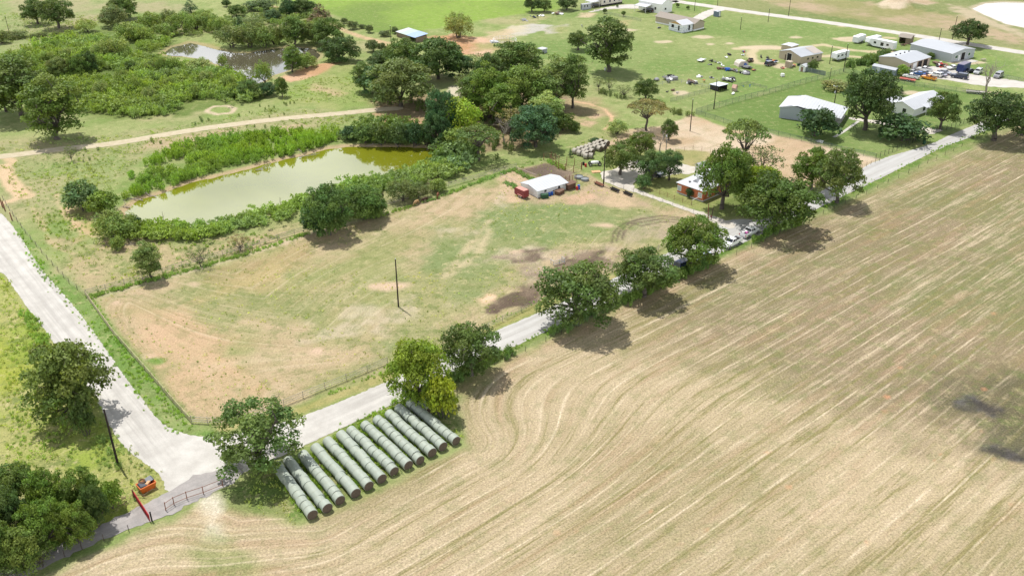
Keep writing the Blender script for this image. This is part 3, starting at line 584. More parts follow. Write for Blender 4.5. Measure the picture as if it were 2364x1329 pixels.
proto('umbrella', 0, [((5*math.sqrt(q)*math.cos(i*2.4), 5*math.sqrt(q)*math.sin(i*2.4), 7.4 - 1.6*q + r.uniform(-.3, .3)), (1.0, 1.0, .45)) for i, q in enumerate(np.linspace(.02, 1, 40))], 80, .34, 3.4, .28, n_limb=16)
r = np.random.default_rng(702)
proto('sparse', 0, shell(26, (3.6, 3.6, 2.8), 4.2, r, low=-.5, rad=(.6, 1.0), inner=.7), 46, .24, 1.3, .15, n_limb=20)
def dead_mesh(seed, h, n, spread, mat):
    r = np.random.default_rng(seed); mb = MB(); limb(mb, bent((0, 0, -.2), (.2, 0, h*.45), r, .05), h*.03, h*.02, 7)
    def br(p, d, L, rad, lev):
        e = p + d*L; limb(mb, bent(p, e, r, .08), rad, rad*.45, 5)
        if lev:
            for _ in range(3): br(p + d*L*r.uniform(.5, 1), unit((d + r.normal(size=3)*.55 + np.array([0, 0, .15]))[None])[0], L*r.uniform(.45, .7), rad*.45, lev-1)
    for i in range(n): br(np.array([.2, 0, h*r.uniform(.3, .45)]), unit(np.array([[r.normal()*spread, r.normal()*spread, 1]]))[0], h*r.uniform(.28, .42), h*.012, 2)
    return mb.mesh('dead_branches', mat)
TREE_N = {'dense': 'oak_tree', 'oak': 'oak_tree', 'open': 'oak_tree', 'tall': 'tall_tree', 'willow': 'willow_tree', 'bush': 'shrub', 'juniper': 'juniper_tree', 'umbrella': 'flat_topped_tree', 'sparse': 'sparse_tree'}
tcount = {}
def tree(kind, x, yb, yt, w, col, label, group=None, var=None, rz=None, name=None):
    k_ = tcount.get(kind, 0); tcount[kind] = k_ + 1
    cm, tm, pw, ph = PROTO[kind][(k_ if var is None else var) % len(PROTO[kind])]
    p = G(x, yb); wd = w / SC(yb) ; dz = top_h(x, yb, yt)
    lo_, hi_ = wd*.3, max(dz, wd*.3) + .01         # the crown is a dome: find the height whose highest-showing point lies on row yt
    for _ in range(24):
        h = (lo_+hi_)/2; q_ = min(664.5 + FPX*math.tan(math.atan2(H - (.55*h + .45*h*math.sin(a_)), p.y + .45*wd*math.cos(a_)) - PITCH) for a_ in (.7, .9, 1.1, 1.3, 1.57))
        if q_ > yt: lo_ = h
        else: hi_ = h
    wd *= (H - h*.5) / H
    sx = wd / pw; sz = h / ph
    root = empty(name or TREE_N[kind], p, rz if rz is not None else random.uniform(0, 6.28), label, 'shrub' if kind == 'bush' else 'tree', group)
    for nm, me in (('trunk', tm), ('crown', cm)):
        o = link(nm, me, root, color=col if nm == 'crown' else None); o.scale = (sx, sx, sz)
    return root
OAK, OAKD, OAKY, OLIVE, GREY, DEEP, WIL, WILY, WEED = (.052,.078,.026), (.036,.058,.022), (.062,.095,.022), (.075,.095,.04), (.085,.105,.055), (.028,.055,.028), (.10,.135,.042), (.13,.185,.03), (.10,.155,.035)
# the oaks along the country road
tree('open', 602, 1076, 918, 196, (.066,.10,.036), 'round grey-green oak with open branches in the road bend beside the bale yard', var=1, rz=2.4)
tree('dense', 968, 926, 784, 142, (.10,.14,.022), 'yellow-green oak hanging over the road and the far end of the bale rows', var=1, name='oak_tree')
tree('bush', 1022, 962, 868, 74, (.15,.175,.02), 'low yellow-green bush drooping over the last bale row', 'bushes under the road oaks')
tree('oak', 1088, 866, 750, 128, OAK, 'dark small oak just behind the yellow-green oak by the road')
tree('oak', 1334, 748, 608, 182, OAK, 'largest dark oak beside the country road, casting a broad shadow on the hay field', var=0)
tree('oak', 1486, 684, 576, 140, OAK, 'dark round oak on a clear trunk between the largest road oak and the parked cars', var=3)
tree('oak', 1594, 618, 502, 138, OAKY, 'oak leaning over the dark blue car parked at the road', var=4)
tree('oak', 1790, 532, 408, 178, (.045,.07,.018), 'wide dark oak at the driveway mouth beside the parked white pickups', var=2)
tree('oak', 1930, 468, 348, 102, (.07,.095,.035), 'slim-trunked oak beside the road with its foot at the field edge', var=2)
tree('oak', 1872, 436, 344, 84, OAKY, 'smaller oak just left of the slim-trunked road oak')
tree('oak', 2292, 324, 216, 128, OAKD, 'dense dark oak over the road near the right edge of the picture')
tree('oak', 2358, 312, 236, 92, OAKD, 'oak at the right picture edge, half cut by the frame')
tree('oak', 1666, 482, 336, 116, (.06,.095,.024), 'green oak in front of the brick house with forked pale trunk')
tree('oak', 1748, 484, 386, 112, (.09,.125,.016), 'yellowish green oak right of the brick house roof')
tree('umbrella', 1712, 396, 276, 104, (.095,.13,.06), 'flat-topped pale tree behind the brick house')
tree('sparse', 1756, 412, 330, 104, GREY, 'grey-green thin tree behind the brick house beside the tan ground')
tree('oak', 1700, 428, 350, 76, OAK, 'oak hugging the back of the brick house roof')
tree('oak', 1995, 300, 164, 128, OAKD, 'tall dark yard oak with a clear leaning trunk beside the open carport')
tree('bush', 1886, 314, 246, 92, DEEP, 'big bushy dark green tree in front of the grey carport barn', name='broad_tree')
tree('bush', 2078, 322, 264, 110, (.032,.06,.028), 'broad bushy dark tree in front of the white roofed house', name='broad_tree')
tree('oak', 2170, 298, 214, 72, OAK, 'oak at the front right corner of the white roofed house')
tree('juniper', 2078, 222, 198, 22, DEEP, 'small dark juniper behind the white roofed house')
tree('oak', 2233, 104, 46, 74, OAKD, 'single round dark tree beside the pale back road')
# left and bottom left
tree('dense', 174, 960, 790, 182, (.075,.10,.032), 'large brownish green oak beside the road bend at the left', var=1)
tree('bush', 200, 1004, 925, 52, (.055,.08,.03), 'dark shrub under the large oak at the left road bend', 'bushes under the road oaks')
for i, (x, yb, yt, w_, c_, s_) in enumerate([(48,1182,1066,112,OAK,'rear left oak'),(122,1196,1078,98,OAKY,'rear middle oak'),(196,1188,1074,92,(.06,.09,.024),'rear right oak beside a field gap'),(228,1216,1112,66,OAKD,'small rightmost oak'),(28,1252,1122,112,OAKD,'middle row left oak'),(112,1262,1142,108,OAKY,'middle row central oak'),(184,1252,1150,84,(.07,.10,.025),'oak nearest the gravel lane'),(64,1312,1205,112,(.068,.095,.028),'front oak shading the lane'),(4,1318,1190,90,OAK,'front left oak cut by the frame')]):
    tree('dense', x, yb, yt + 8, w_*.94, tuple(q*1.2 for q in c_), s_ + ' in the bottom left corner grove', 'oaks of the corner grove')
tree('sparse', 15, 1345, 1282, 90, OLIVE, 'pale leafy sapling at the very bottom left corner')
tree('sparse', 100, 1308, 1250, 60, OLIVE, 'small pale bush at the edge of the gravel lane')
tree('bush', 262, 1170, 1105, 52, WEED, 'vine-covered bush behind the red gate')
tree('tall', 348, 644, 560, 62, (.085,.115,.045), 'upright young tree on the pasture fence line')
tree('sparse', 463, 614, 565, 56, GREY, 'thin grey-green tree on the fence line right of the upright young tree')
tree('sparse', 556, 578, 538, 52, (.14,.11,.07), 'brownish half-bare bush near the fence line')
tree('tall', 52, 272, 132, 138, (.062,.088,.026), 'rearmost of the two big trees at the left picture edge')
tree('tall', 136, 322, 170, 134, (.075,.105,.028), 'big leafy tree with two pale trunks beside the dirt track')
tree('tall', 15, 258, 150, 70, OAKD, 'dark tree at the very left edge behind the two big trees')
tree('sparse', 166, 372, 334, 28, OLIVE, 'lone small crooked tree beside the dirt track')
tree('oak', 137, 66, -2, 74, OAK, 'right one of the dark tree pair far up at the top left'); tree('oak', 88, 56, 0, 58, OAK, 'left one of the dark tree pair far up at the top left')
tree('bush', 196, 484, 418, 80, (.062,.098,.05), 'dark grey-green bush at the left tip of the green pond'); tree('bush', 242, 494, 440, 68, (.085,.125,.03), 'bright round bush at the left tip of the green pond')
tree('willow', 270, 548, 486, 92, WIL, 'light green bush mass at the pond corner nearest the road'); tree('bush', 312, 528, 496, 30, DEEP, 'small dark bush at the pond corner')
tree('bush', 274, 576, 546, 32, WIL, 'small yellowish bush on the bare bank by the pond corner')
tree('dense', 762, 542, 432, 112, (.052,.088,.03), 'wide dark green tree overhanging the pasture fence'); tree('dense', 836, 506, 425, 100, (.06,.10,.032), 'tree right of the wide one overhanging the pasture fence'); tree('bush', 732, 540, 480, 62, DEEP, 'dark shrub at the left foot of the wide fence tree')
tree('bush', 870, 498, 455, 50, OAK, 'bush on the fence right of the overhanging trees'); tree('willow', 930, 462, 412, 70, OLIVE, 'dark olive tree on the fence left of the pair of horses'); tree('willow', 968, 456, 420, 56, OLIVE, 'olive tree on the fence behind the pair of horses'); tree('bush', 1010, 442, 412, 40, WIL, 'light bush right of the horses')
# the wood between the pond and the workshops
WOODS = [('dense',926,246,140,136,(.062,.082,.034),'broad olive tree at the left front of the middle wood'),('tall',842,212,148,48,OAK,'leftmost narrow tree of the middle wood'),('dense',874,218,156,76,(.045,.075,.04),'bluish tree just behind the left end of the middle wood'),('dense',930,168,95,76,OAK,'dark tree at the back of the middle wood below the blue-roofed shed'),
 ('dense',884,158,120,64,OAKD,'low dark tree at the back left of the middle wood'),('dense',1012,182,92,112,(.036,.062,.022),'big dark oak at the back of the middle wood'),('dense',1062,178,130,58,DEEP,'dark bush-like tree at the right of the back oak'),
 ('sparse',1098,176,124,56,GREY,'thin grey tree in the middle gap of the wood'),('dense',1192,172,98,100,OAK,'round dark tree at the back right of the wood'),('dense',1132,196,128,66,OAKD,'dark tree left of the round one at the back right of the wood'),
 ('tall',1126,272,150,72,OAKY,'tall tree on the right of the pale clearing in the wood'),('tall',1092,262,172,62,OAK,'darker tall tree on the right of the pale clearing in the wood'),('dense',1204,266,156,110,(.066,.098,.028),'large mid green tree in the centre right of the wood'),('tall',1160,290,196,72,OAKY,'tall tree in the centre of the wood with its trunk shaded'),
 ('tall',1252,262,160,80,(.075,.105,.04),'light tall tree in the right of the wood'),('tall',1284,246,134,76,(.085,.11,.05),'pale tall tree near the right end of the wood'),('tall',1322,250,130,60,OAK,'rightmost tall tree of the wood on a thin trunk'),
 ('tall',1262,292,216,72,(.125,.165,.07),'pale yellow-green tree at the front right of the wood'),('dense',1236,340,248,100,(.032,.062,.038),'dark bluish green tree at the front right of the wood'),('dense',1022,318,210,76,(.03,.06,.032),'dark bluish tree at the left of the yellow-green willow'),('dense',1010,338,262,56,DEEP,'dark low tree above the pond end'),
 ('willow',1064,316,226,92,(.125,.175,.026),'bright yellow-green willow at the front of the wood'),('umbrella',1106,370,292,94,(.06,.085,.035),'rounded olive tree at the right end of the pond'),('sparse',1180,322,246,62,(.13,.115,.075),'half-dead brownish tree in the front of the wood'),('sparse',1076,222,168,52,GREY,'greyish tree beside the clearing'),
 ('tall',1158,246,176,56,OAK,'narrow dark tree behind the centre of the wood'),('bush',1046,344,300,54,WIL,'bushy light tree above the right end of the pond'),('bush',1300,300,262,46,OAK,'dark shrub at the right foot of the wood')]
for k_, x, yb, yt, w_, c_, s_ in WOODS: tree(k_, x, yb, yt - 3, w_*1.1, tuple(q*1.2 for q in c_), s_, 'trees of the middle wood')
tree('umbrella', 1492, 302, 230, 92, (.135,.125,.075), 'pinkish tan flowering tree beside the tilled ground'); tree('oak', 1490, 232, 184, 54, OAK, 'small round tree by the lower corner of the animal pen')
tree('sparse', 1440, 224, 196, 40, OLIVE, 'low olive tree left of the small round tree by the pen'); tree('sparse', 1382, 206, 178, 30, OLIVE, 'left of two small trees on the fence below the big lone tree'); tree('sparse', 1406, 208, 178, 32, OLIVE, 'right of two small trees on the fence below the big lone tree')
tree('willow', 1424, 310, 276, 48, (.15,.19,.085), 'pale airy tree above the stack of white bales'); tree('bush', 1326, 306, 280, 26, OAK, 'small round tree on the grass slope right of the wood')
tree('tall', 1405, 166, 42, 108, OAK, 'big lone dark tree on the green lawn with barrels at its foot', var=1); tree('oak', 1334, 116, 73, 48, OAK, 'round tree left of the big lone tree')
tree('willow', 1058, 88, 30, 72, (.13,.145,.06), 'round pale willow on the red dirt'); tree('oak', 1228, 28, -6, 38, OAKD, 'left of a pair of dark trees at the top edge'); tree('oak', 1256, 28, 0, 34, OAK, 'right of a pair of dark trees at the top edge'); tree('oak', 1308, 24, -6, 42, OAKD, 'dark tree beside the grey shed at the top edge')
tree('oak', 1432, 404, 330, 82, (.07,.095,.032), 'dark-trunked tree in the brick house yard near the tall pole'); tree('oak', 1478, 364, 306, 66, (.066,.092,.026), 'tree behind the dark-trunked yard tree'); tree('oak', 1504, 416, 348, 68, (.055,.09,.04), 'left round tree over the dark parked car in the yard'); tree('oak', 1544, 416, 348, 56, (.05,.085,.04), 'right round tree over the dark parked car in the yard')
tree('bush', 1484, 436, 404, 34, (.055,.095,.045), 'round shrub beside the house drive'); tree('bush', 1494, 414, 396, 26, (.07,.105,.055), 'grey shrub behind the round shrub beside the house drive'); tree('oak', 1543, 324, 276, 36, OAK, 'small broken tree on a dark stump in the tilled ground')
tree('bush', 1592, 456, 432, 18, DEEP, 'small shrub against the brick house wall'); tree('juniper', 1316, 362, 342, 14, DEEP, 'little dark juniper at the end of the bale stack'); tree('bush', 1374, 330, 318, 26, DEEP, 'low dark bush behind the bale stack'); tree('bush', 1875, 163, 140, 26, OAK, 'small tree right of the white garden shed')
tree('bush', 2082, 174, 150, 28, WEED, 'leafy bush between the grey shed and the tan workshop'); tree('bush', 2148, 136, 122, 18, OAK, 'small tree between the tan workshop and the big grey shop'); tree('bush', 1930, 206, 190, 62, (.13,.14,.07), 'low dry shrub bed on the lawn behind the carport barn')
# willows and trees round the far pond, listed left to right
FAR = [('willow',60,168,113,52,WIL),('willow',26,162,116,44,WIL),('oak',140,178,133,48,OLIVE),('willow',110,150,118,40,WIL),('oak',206,172,120,40,OAKD),('oak',184,178,128,44,(.055,.085,.025)),('willow',200,74,44,44,(.14,.165,.06)),('willow',238,134,96,44,(.11,.14,.055)),('willow',270,134,80,66,(.125,.155,.065)),('oak',262,62,14,54,GREY),('oak',288,44,-8,58,OAK),
 ('willow',306,92,50,64,WIL),('willow',334,96,60,44,(.105,.14,.04)),('willow',352,68,26,46,WIL),('willow',382,84,54,46,(.09,.125,.04)),('willow',396,62,22,38,OLIVE),('willow',425,76,28,58,(.09,.125,.04)),('willow',452,66,32,44,WIL),('willow',482,66,28,46,(.10,.135,.045)),('willow',506,74,38,44,WIL),('willow',350,168,142,32,OLIVE),('willow',374,168,128,28,WIL),('willow',402,166,130,38,(.09,.13,.035)),('willow',460,162,134,52,(.13,.155,.07)),('bush',304,162,140,26,OAK),
 ('juniper',441,30,-2,34,DEEP),('bush',523,16,0,18,OAKD),('oak',546,38,12,36,OAK),('juniper',553,64,38,20,DEEP),('willow',536,110,58,64,OLIVE),('willow',576,110,55,60,OLIVE),('willow',608,110,58,54,(.085,.115,.04)),('willow',634,102,57,48,OLIVE),('tall',682,106,38,54,(.06,.09,.03)),('oak',722,100,54,44,OLIVE),('oak',756,108,42,70,OAK),('oak',784,144,84,82,OAKD),('oak',630,50,22,34,(.05,.08,.05)),('oak',668,38,0,36,DEEP),('oak',706,36,-2,48,OAKD),('juniper',742,48,8,54,(.085,.062,.05)),
 ('tall',678,168,104,40,(.07,.105,.03)),('willow',706,162,120,46,WIL),('willow',612,194,142,36,WIL),('sparse',581,194,158,34,OLIVE),('oak',576,226,184,48,(.055,.085,.032)),('oak',618,220,190,40,DEEP),('oak',652,224,180,26,OAK),('willow',515,154,126,22,WIL),('bush',600,22,4,60,OAKD),('bush',580,60,40,40,GREY),('bush',690,78,60,40,GREY),('willow',470,44,22,40,WIL),('willow',590,70,44,44,OLIVE),('willow',660,84,60,36,WIL)]
FAR.sort(key=lambda q: q[1]); KN = {'willow': 'feathery light willow', 'oak': 'round dark tree', 'tall': 'tall narrow tree', 'bush': 'low grey-green bush', 'juniper': 'dense pointed juniper', 'sparse': 'thin sparse tree'}
kc = {}
ROWS = lambda y: 'behind the far pond' if y < 115 else ('in the thicket before the far pond' if y < 240 else '')
for k_, x, yb, yt, w_, c_ in FAR:
    key = (k_, ROWS(yb)); kc[key] = kc.get(key, 0) + 1
    tree('dense' if k_ == 'oak' else k_, x, yb, yt, w_*1.08, tuple(q*1.15 for q in c_), '%s %s, %s from left' % (KN[k_], ROWS(yb), ordn(kc[key])), 'trees round the far pond')
for i, (x, yb, yt, w_) in enumerate([(40,88,70,46),(8,100,72,34),(80,92,78,20),(100,84,74,26),(128,84,74,18)]):
    tree('bush', x, yb, yt, w_, (.085,.105,.045), 'low bush on the slope below the top left trees, %s from the left' % ordn([2,1,3,4,5][i]), 'bushes on the top left slope')
for i, (x, yb, yt, w_) in enumerate([(795,55,42,16),(815,68,48,26),(836,66,56,16),(853,76,58,18),(888,84,70,26),(912,78,62,16),(860,120,92,30),(882,118,98,22)]):
    tree('bush', x, yb, yt, w_, (.075,.095,.055), 'grey-green bush left of the blue-roofed shed, %s in the row from the left' % ordn(i+1), 'bushes left of the blue-roofed shed')
for i, (x, yb, yt, w_) in enumerate([(1425,18,12,6),(1439,38,26,10),(1396,32,20,10),(1564,18,8,8),(1588,22,14,8)]):
    tree('oak', x, yb, yt, w_, OAK, 'newly planted lawn sapling, %s' % ('behind the driveway','right one before the white barn house','left one before the white barn house','left one by the back road','right one by the back road')[i], 'saplings by the white houses', name='sapling')
for i, (x, yb, yt, w_, c_) in enumerate([(808,322,292,40,DEEP),(846,330,288,48,(.06,.095,.035)),(884,334,284,50,OAK),(920,335,280,52,(.06,.09,.04)),(956,336,284,48,DEEP),(986,336,282,44,OAKD)]):
    tree('bush', x, yb, yt, w_, c_, 'dark shrub leaning over the far bank of the green pond, %s from left' % ordn(i+1), 'shrubs on the far pond bank')
for i, (x, yb, yt, w_) in enumerate([(75,215,178,34),(118,150,122,30),(160,140,108,36),(178,232,200,32),(222,160,126,40),(236,222,186,36),(282,190,158,34),(312,212,180,32),(345,230,200,30),(402,206,176,34),(452,226,198,30),(478,192,162,36),(528,206,172,40),(545,222,192,30)]):
    tree('willow', x, yb, yt, w_, ((.12,.155,.055),(.105,.14,.04),(.135,.165,.075))[i%3], 'small willow standing in the willow thicket, %s from left' % ordn(i+1), 'small willows in the thicket')
# bare dead trees
for x, yb, yt, sd_, s_, ld in ((2272, 226, 128, 5, 'tall bare dead tree behind the dense dark road oak', .35), (1524, 352, 300, 6, 'fallen grey dead tree in the tilled ground', .9), (1166, 336, 262, 8, 'bare dead tree at the edge of the wood', .5), (1752, 448, 395, 9, 'dead brush tree beside the yellowish oak', .8)):
    h_ = top_h(x, yb, yt); root = empty('dead_tree', G(x, yb), random.uniform(0, 6), s_, 'tree')
    link('bare_branches', dead_mesh(sd_, max(3, h_), 6, ld, DEADW), root)
for i, (x, yb, a, L) in enumerate([(690,362,.4,6),(590,392,.8,5),(330,462,2.9,6),(300,478,3.1,5),(845,336,.5,5),(920,338,2.0,5),(960,338,1.2,5),(360,452,2.8,5),(270,568,.3,4),(985,345,.9,5),(700,352,2.2,5)]):
    r = np.random.default_rng(900+i); mb = MB()
    d = np.array([math.cos(a), math.sin(a), 0])
    limb(mb, bent((0,0,.15), d*L + np.array([0,0,.5]), r, .06), .13, .05, 6)
    for _ in range(5):
        q = d*L*r.uniform(.2, .9) + np.array([0,0,.3]); limb(mb, bent(q, q + r.normal(size=3)*np.array([1.2,1.2,.5]) + np.array([0,0,.5]), r), .06, .015, 5)
    nm_ = ['on the far bank halfway along the green pond, left of two','on the far bank near the left third of the green pond','at the left tip of the green pond, upper one','at the left tip of the green pond, lower one','standing pale at the far bank near the pond end','below the dark shrubs at the far bank','below the wood at the far bank','on the far bank close to the pond tip','on the grass by the pond corner bush','at the bank next to the pond end','on the far bank halfway along the green pond, right of two'][i]
    tag(mb.build('driftwood_branch', DEADW, None, G(x, yb) + Vector((0,0,-.25)), 0), 'bleached dead branch ' + nm_, 'branch', 'dead branches on the pond bank')
for x, yb, yt in ((379,520,488),(646,466,455)):
    mb = MB(); h_ = top_h(x, yb, yt); mb.tube((0,0,-1), (.15,0,h_), .09, .03); mb.tube((.08,0,h_*.5), (.5,.1,h_*.8), .03, .015)
    tag(mb.build('bare_stem_wood', WOOD, None, G(x, yb)), 'dark bare stem standing in the %s of the green pond' % ('shallows' if x < 500 else 'south edge'), 'branch')

# ---- what nobody could count: thickets, reeds, weeds
def clump_proto(seed, n, h, wd, leaf, lean):     # upright leafy wands
    r = np.random.default_rng(seed); P, Nn = [], []
    for i in range(n):
        a = r.uniform(0, 6.28); rr = wd * math.sqrt(r.uniform()); z = h * r.uniform(.1, 1) * (1 - .35*(rr/wd)**2)
        P.append((rr*math.cos(a)*(.6+.6*z/h), rr*math.sin(a)*(.6+.6*z/h), z)); Nn.append((math.cos(a)+r.normal()*.6, math.sin(a)+r.normal()*.6, lean + r.normal()*.4))
    P, Nn = np.array(P), unit(np.array(Nn)); m = len(P)
    up = np.array([0, 0, 1.0]) + r.normal(size=(m, 3))*.45; t_ = unit(up); b = unit(np.cross(t_, Nn)); s = (leaf*r.uniform(.7, 1.4, m))[:, None]
    V_ = np.stack([P - t_*s*.6, P + b*s*.24, P + t_*s*.6, P - b*s*.24], 1).reshape(-1, 3)
    T = np.repeat((.75 + .45*P[:, 2]/h*0 + r.uniform(0, .45, m))[:, None], 3, 1); return V_, np.repeat(T, 4, 0)
def scatter(name, pts_w, col, protos, smin, smax, seed, hue=.15):
    r = np.random.default_rng(seed); Vs, Ts = [], []
    n = len(pts_w); which = r.integers(0, len(protos), n); rot = r.uniform(0, 6.28, n); sc_ = r.uniform(smin, smax, n) * (.55 + .9*fbm(pts_w[:, 0], pts_w[:, 1], .09, seed)); ti = r.uniform(1-hue, 1+hue, n); hu = (fbm(pts_w[:, 0], pts_w[:, 1], .12, seed+5)-.5)*.3; gy_ = fbm(pts_w[:, 0], pts_w[:, 1], .07, seed+8)-.45; ti = ti*(.72 + .56*fbm(pts_w[:, 0], pts_w[:, 1], .16, seed+11))
    for k_, (pv_, pt_) in enumerate(protos):
        ix = np.nonzero(which == k_)[0]; c_, s_ = np.cos(rot[ix])[:, None], np.sin(rot[ix])[:, None]; S = sc_[ix][:, None]
        X = (pv_[None, :, 0]*c_ - pv_[None, :, 1]*s_)*S + pts_w[ix, 0][:, None]; Y = (pv_[None, :, 0]*s_ + pv_[None, :, 1]*c_)*S + pts_w[ix, 1][:, None]; Z = pv_[None, :, 2]*S + pts_w[ix, 2][:, None]
        Vs.append(np.stack([X, Y, Z], -1).reshape(-1, 3)); tt = pt_[None]*ti[ix][:, None, None]*np.stack([1+hu[ix], np.ones(len(ix)), 1+2.2*np.maximum(0, gy_[ix])], -1)[:, None, :]; Ts.append(tt.reshape(-1, 3))
    V_ = np.concatenate(Vs); me = np_mesh(name, V_, np.arange(len(V_)).reshape(-1, 4), FOL, np.concatenate(Ts))
    return tag(link(name, me, color=col), kind='stuff')
TRACK = W2([(-40,366),(0,362),(60,355),(130,345),(260,333),(390,309),(510,291),(640,275),(780,263),(870,253),(930,250)])
def fill(polys, dens, seed, gap=None, avoid=None):
    r = np.random.default_rng(seed); out = []
    for P_ in polys:
        Pw = W2(P_); lo, hi = Pw.min(0), Pw.max(0); n = int((hi-lo).prod() * dens); q = lo + r.random((n, 2))*(hi-lo)
        d = sdist(q[:, 0], q[:, 1], Pw) + (fbm(q[:, 0], q[:, 1], .2, seed)-.5)*6; kp = d < 0
        if gap: kp &= fbm(q[:, 0], q[:, 1], gap[0], seed+2) > gap[1] + r.uniform(-.06, .06, n)
        q = q[kp]
        for w_ in PD.values(): q = q[sdist(q[:, 0], q[:, 1], w_) > .5]
        q = q[ldist(q[:, 0], q[:, 1], TRACK) > 2.5]; out.append(q)
    q = np.concatenate(out); return np.c_[q, np.zeros(len(q))]
def along_line(lines, dens, half, seed, gap=.0):
    r = np.random.default_rng(seed); out = []
    for L_ in lines:
        P = W2(L_)
        for i in range(len(P)-1):
            Ln = np.linalg.norm(P[i+1]-P[i]); n = int(Ln*dens); t_ = r.random(n)[:, None]; q = P[i] + (P[i+1]-P[i])*t_; q = q + r.normal(0, half*.5, (n, 2)); out.append(q)
    q = np.concatenate(out)
    if gap: q = q[fbm(q[:, 0], q[:, 1], .15, seed) > gap]
    return np.c_[q, np.zeros(len(q))]
WAND = [clump_proto(s_, 90, 2.2, .8, .42, .55) for s_ in (1, 2, 3)]
def bushy_proto(seed):
    r = np.random.default_rng(seed); cl = [((r.normal()*.7, r.normal()*.7, r.uniform(.6, 1.5)), (r.uniform(.5, .8),)*3) for _ in range(5)]; Ps, Ns = [], []
    for c_, rd_ in cl: d = unit(r.normal(size=(26, 3))); d[:, 2] = np.abs(d[:, 2]); Ps.append(np.array(c_) + d*rd_[0]*r.uniform(.6, 1.05, 26)[:, None]); Ns.append(unit(d + r.normal(size=d.shape)*.5))
    V_, _ = leaf_quads(np.concatenate(Ps), np.concatenate(Ns), .34, r); return V_, np.repeat(np.repeat(r.uniform(.6, 1.1, len(V_)//4)[:, None], 3, 1), 4, 0)
BUSHY = [bushy_proto(s_) for s_ in (11, 12, 13)]
TUFT = [clump_proto(s_, 12, .34, .34, .24, 1.0) for s_ in (14, 15, 16)]
LEAFY = [clump_proto(s_, 44, .75, .5, .30, .9) for s_ in (4, 5, 6)]
TH1 = [[(150,95),(230,80),(300,75),(420,112),(350,148),(480,158),(560,182),(600,232),(420,266),(270,272),(170,252),(150,200),(40,170),(20,130)]]
scatter('willow_thicket', fill(TH1, .42, 31, (.07, .44)), (.145,.20,.06), WAND + BUSHY, .8, 1.8, 31)
scatter('far_bank_scrub', fill([[(300,60),(430,40),(520,40),(640,60),(760,90),(740,112),(660,104),(560,112),(500,80),(330,95)], [(640,2),(700,8),(740,30),(760,60),(720,80),(600,50),(560,30)]], .12, 38, (.08, .42)), (.13,.17,.065), WAND[:1] + BUSHY, .8, 1.6, 38)
TH2 = [[(272,432),(300,400),(340,372),(420,338),(520,318),(640,300),(770,308),(800,326),(700,352),(610,372),(520,395),(420,422),(350,445),(290,462)]]
scatter('bright_pond_reeds', fill(TH2, .62, 32, (.08, .30)), (.125,.19,.036), WAND, .7, 1.25, 32)
TH3 = [[(230,525),(330,522),(480,516),(600,490),(720,458),(860,415),(960,402),(1040,384),(1050,400),(930,440),(800,462),(700,500),(600,522),(500,548),(400,556),(280,552)]]
scatter('near_bank_scrub', fill(TH3, 1.0, 33, (.08, .26)), (.15,.215,.055), WAND[:2] + BUSHY, .75, 1.5, 33)
TH4 = [[(790,322),(830,292),(900,285),(985,296),(1003,334),(900,332),(830,332)], [(990,366),(1040,345),(1100,350),(1080,390),(1020,400)]]
scatter('dark_bank_shrubs', fill(TH4, .5, 34), (.095,.14,.05), WAND[:1] + BUSHY, 1.0, 2.0, 34)
scatter('bank_tufts', fill([[(330,330),(560,290),(700,285),(790,300),(640,298),(500,318),(400,340)], [(440,260),(640,235),(780,255),(600,280),(420,300)], [(180,340),(300,310),(360,330),(260,400),(180,420)]], .05, 39, (.1, .5)), (.085,.12,.04), WAND, .35, .7, 39)
scatter('pasture_weeds', fill([[(60,480),(160,470),(260,560),(420,560),(620,540),(715,520),(560,590),(220,676),(150,600)], [(0,640),(130,800),(260,1000),(330,1100),(170,1240),(0,1310)], [(1060,420),(1190,385),(1330,345),(1400,310),(1450,320),(1290,368),(1180,402)]], .42, 35, (.1, .50)), (.15,.205,.06), LEAFY, .35, .8, 35)
scatter('pasture_weed_dots', fill([[(900,690),(1120,480),(1480,470),(1560,520),(1250,590),(1180,680),(950,800),(860,850)], [(0,380),(180,480),(120,440),(330,360),(700,290),(860,265),(640,250),(160,345)], [(250,720),(700,560),(1000,470),(900,700),(500,950)]], .07, 36, (.12, .54)), (.16,.20,.07), LEAFY, .2, .45, 36)
scatter('verge_weeds', np.concatenate([along_line([[(40,530),(100,625),(160,700),(225,775),(300,870),(350,950),(420,1003)]], 2.2, 1.4, 41), along_line([[(215,688),(262,780),(335,866),(380,920),(440,985)]], 4, 1.0, 42), along_line([ROADLOW[2:12]], 2.6, 1.2, 43, .38), along_line([ROADLOW[11:]], 1.6, 1.0, 44, .45), along_line([[(700,935),(800,895),(900,852),(1000,815),(1120,750),(1240,697),(1420,630)]], 2.2, .8, 45, .40)]), (.15,.235,.05), LEAFY, .28, .62, 40)
scatter('fence_row_weeds', np.concatenate([along_line([[(205,688),(330,652),(420,630),(560,590),(715,538)]], 5, .8, 46, .35), along_line([[(860,505),(1000,462),(1140,408),(1190,392)]], 4, .7, 47, .35), along_line([[(1195,398),(1245,425)], [(1165,420),(1200,438)], [(1265,372),(1300,392)]], 7, .8, 48), along_line([[(60,720),(140,880),(120,950)], [(235,1010),(270,1100),(300,1140),(262,1160)]], 4, 1.6, 49, .35)]), (.14,.21,.065), LEAFY, .5, 1.05, 50)
scatter('bale_yard_weeds', fill([[(640,1080),(955,912),(985,945),(1050,1010),(735,1185),(700,1180)]], 2.2, 51), (.15,.225,.045), LEAFY, .4, .95, 51)
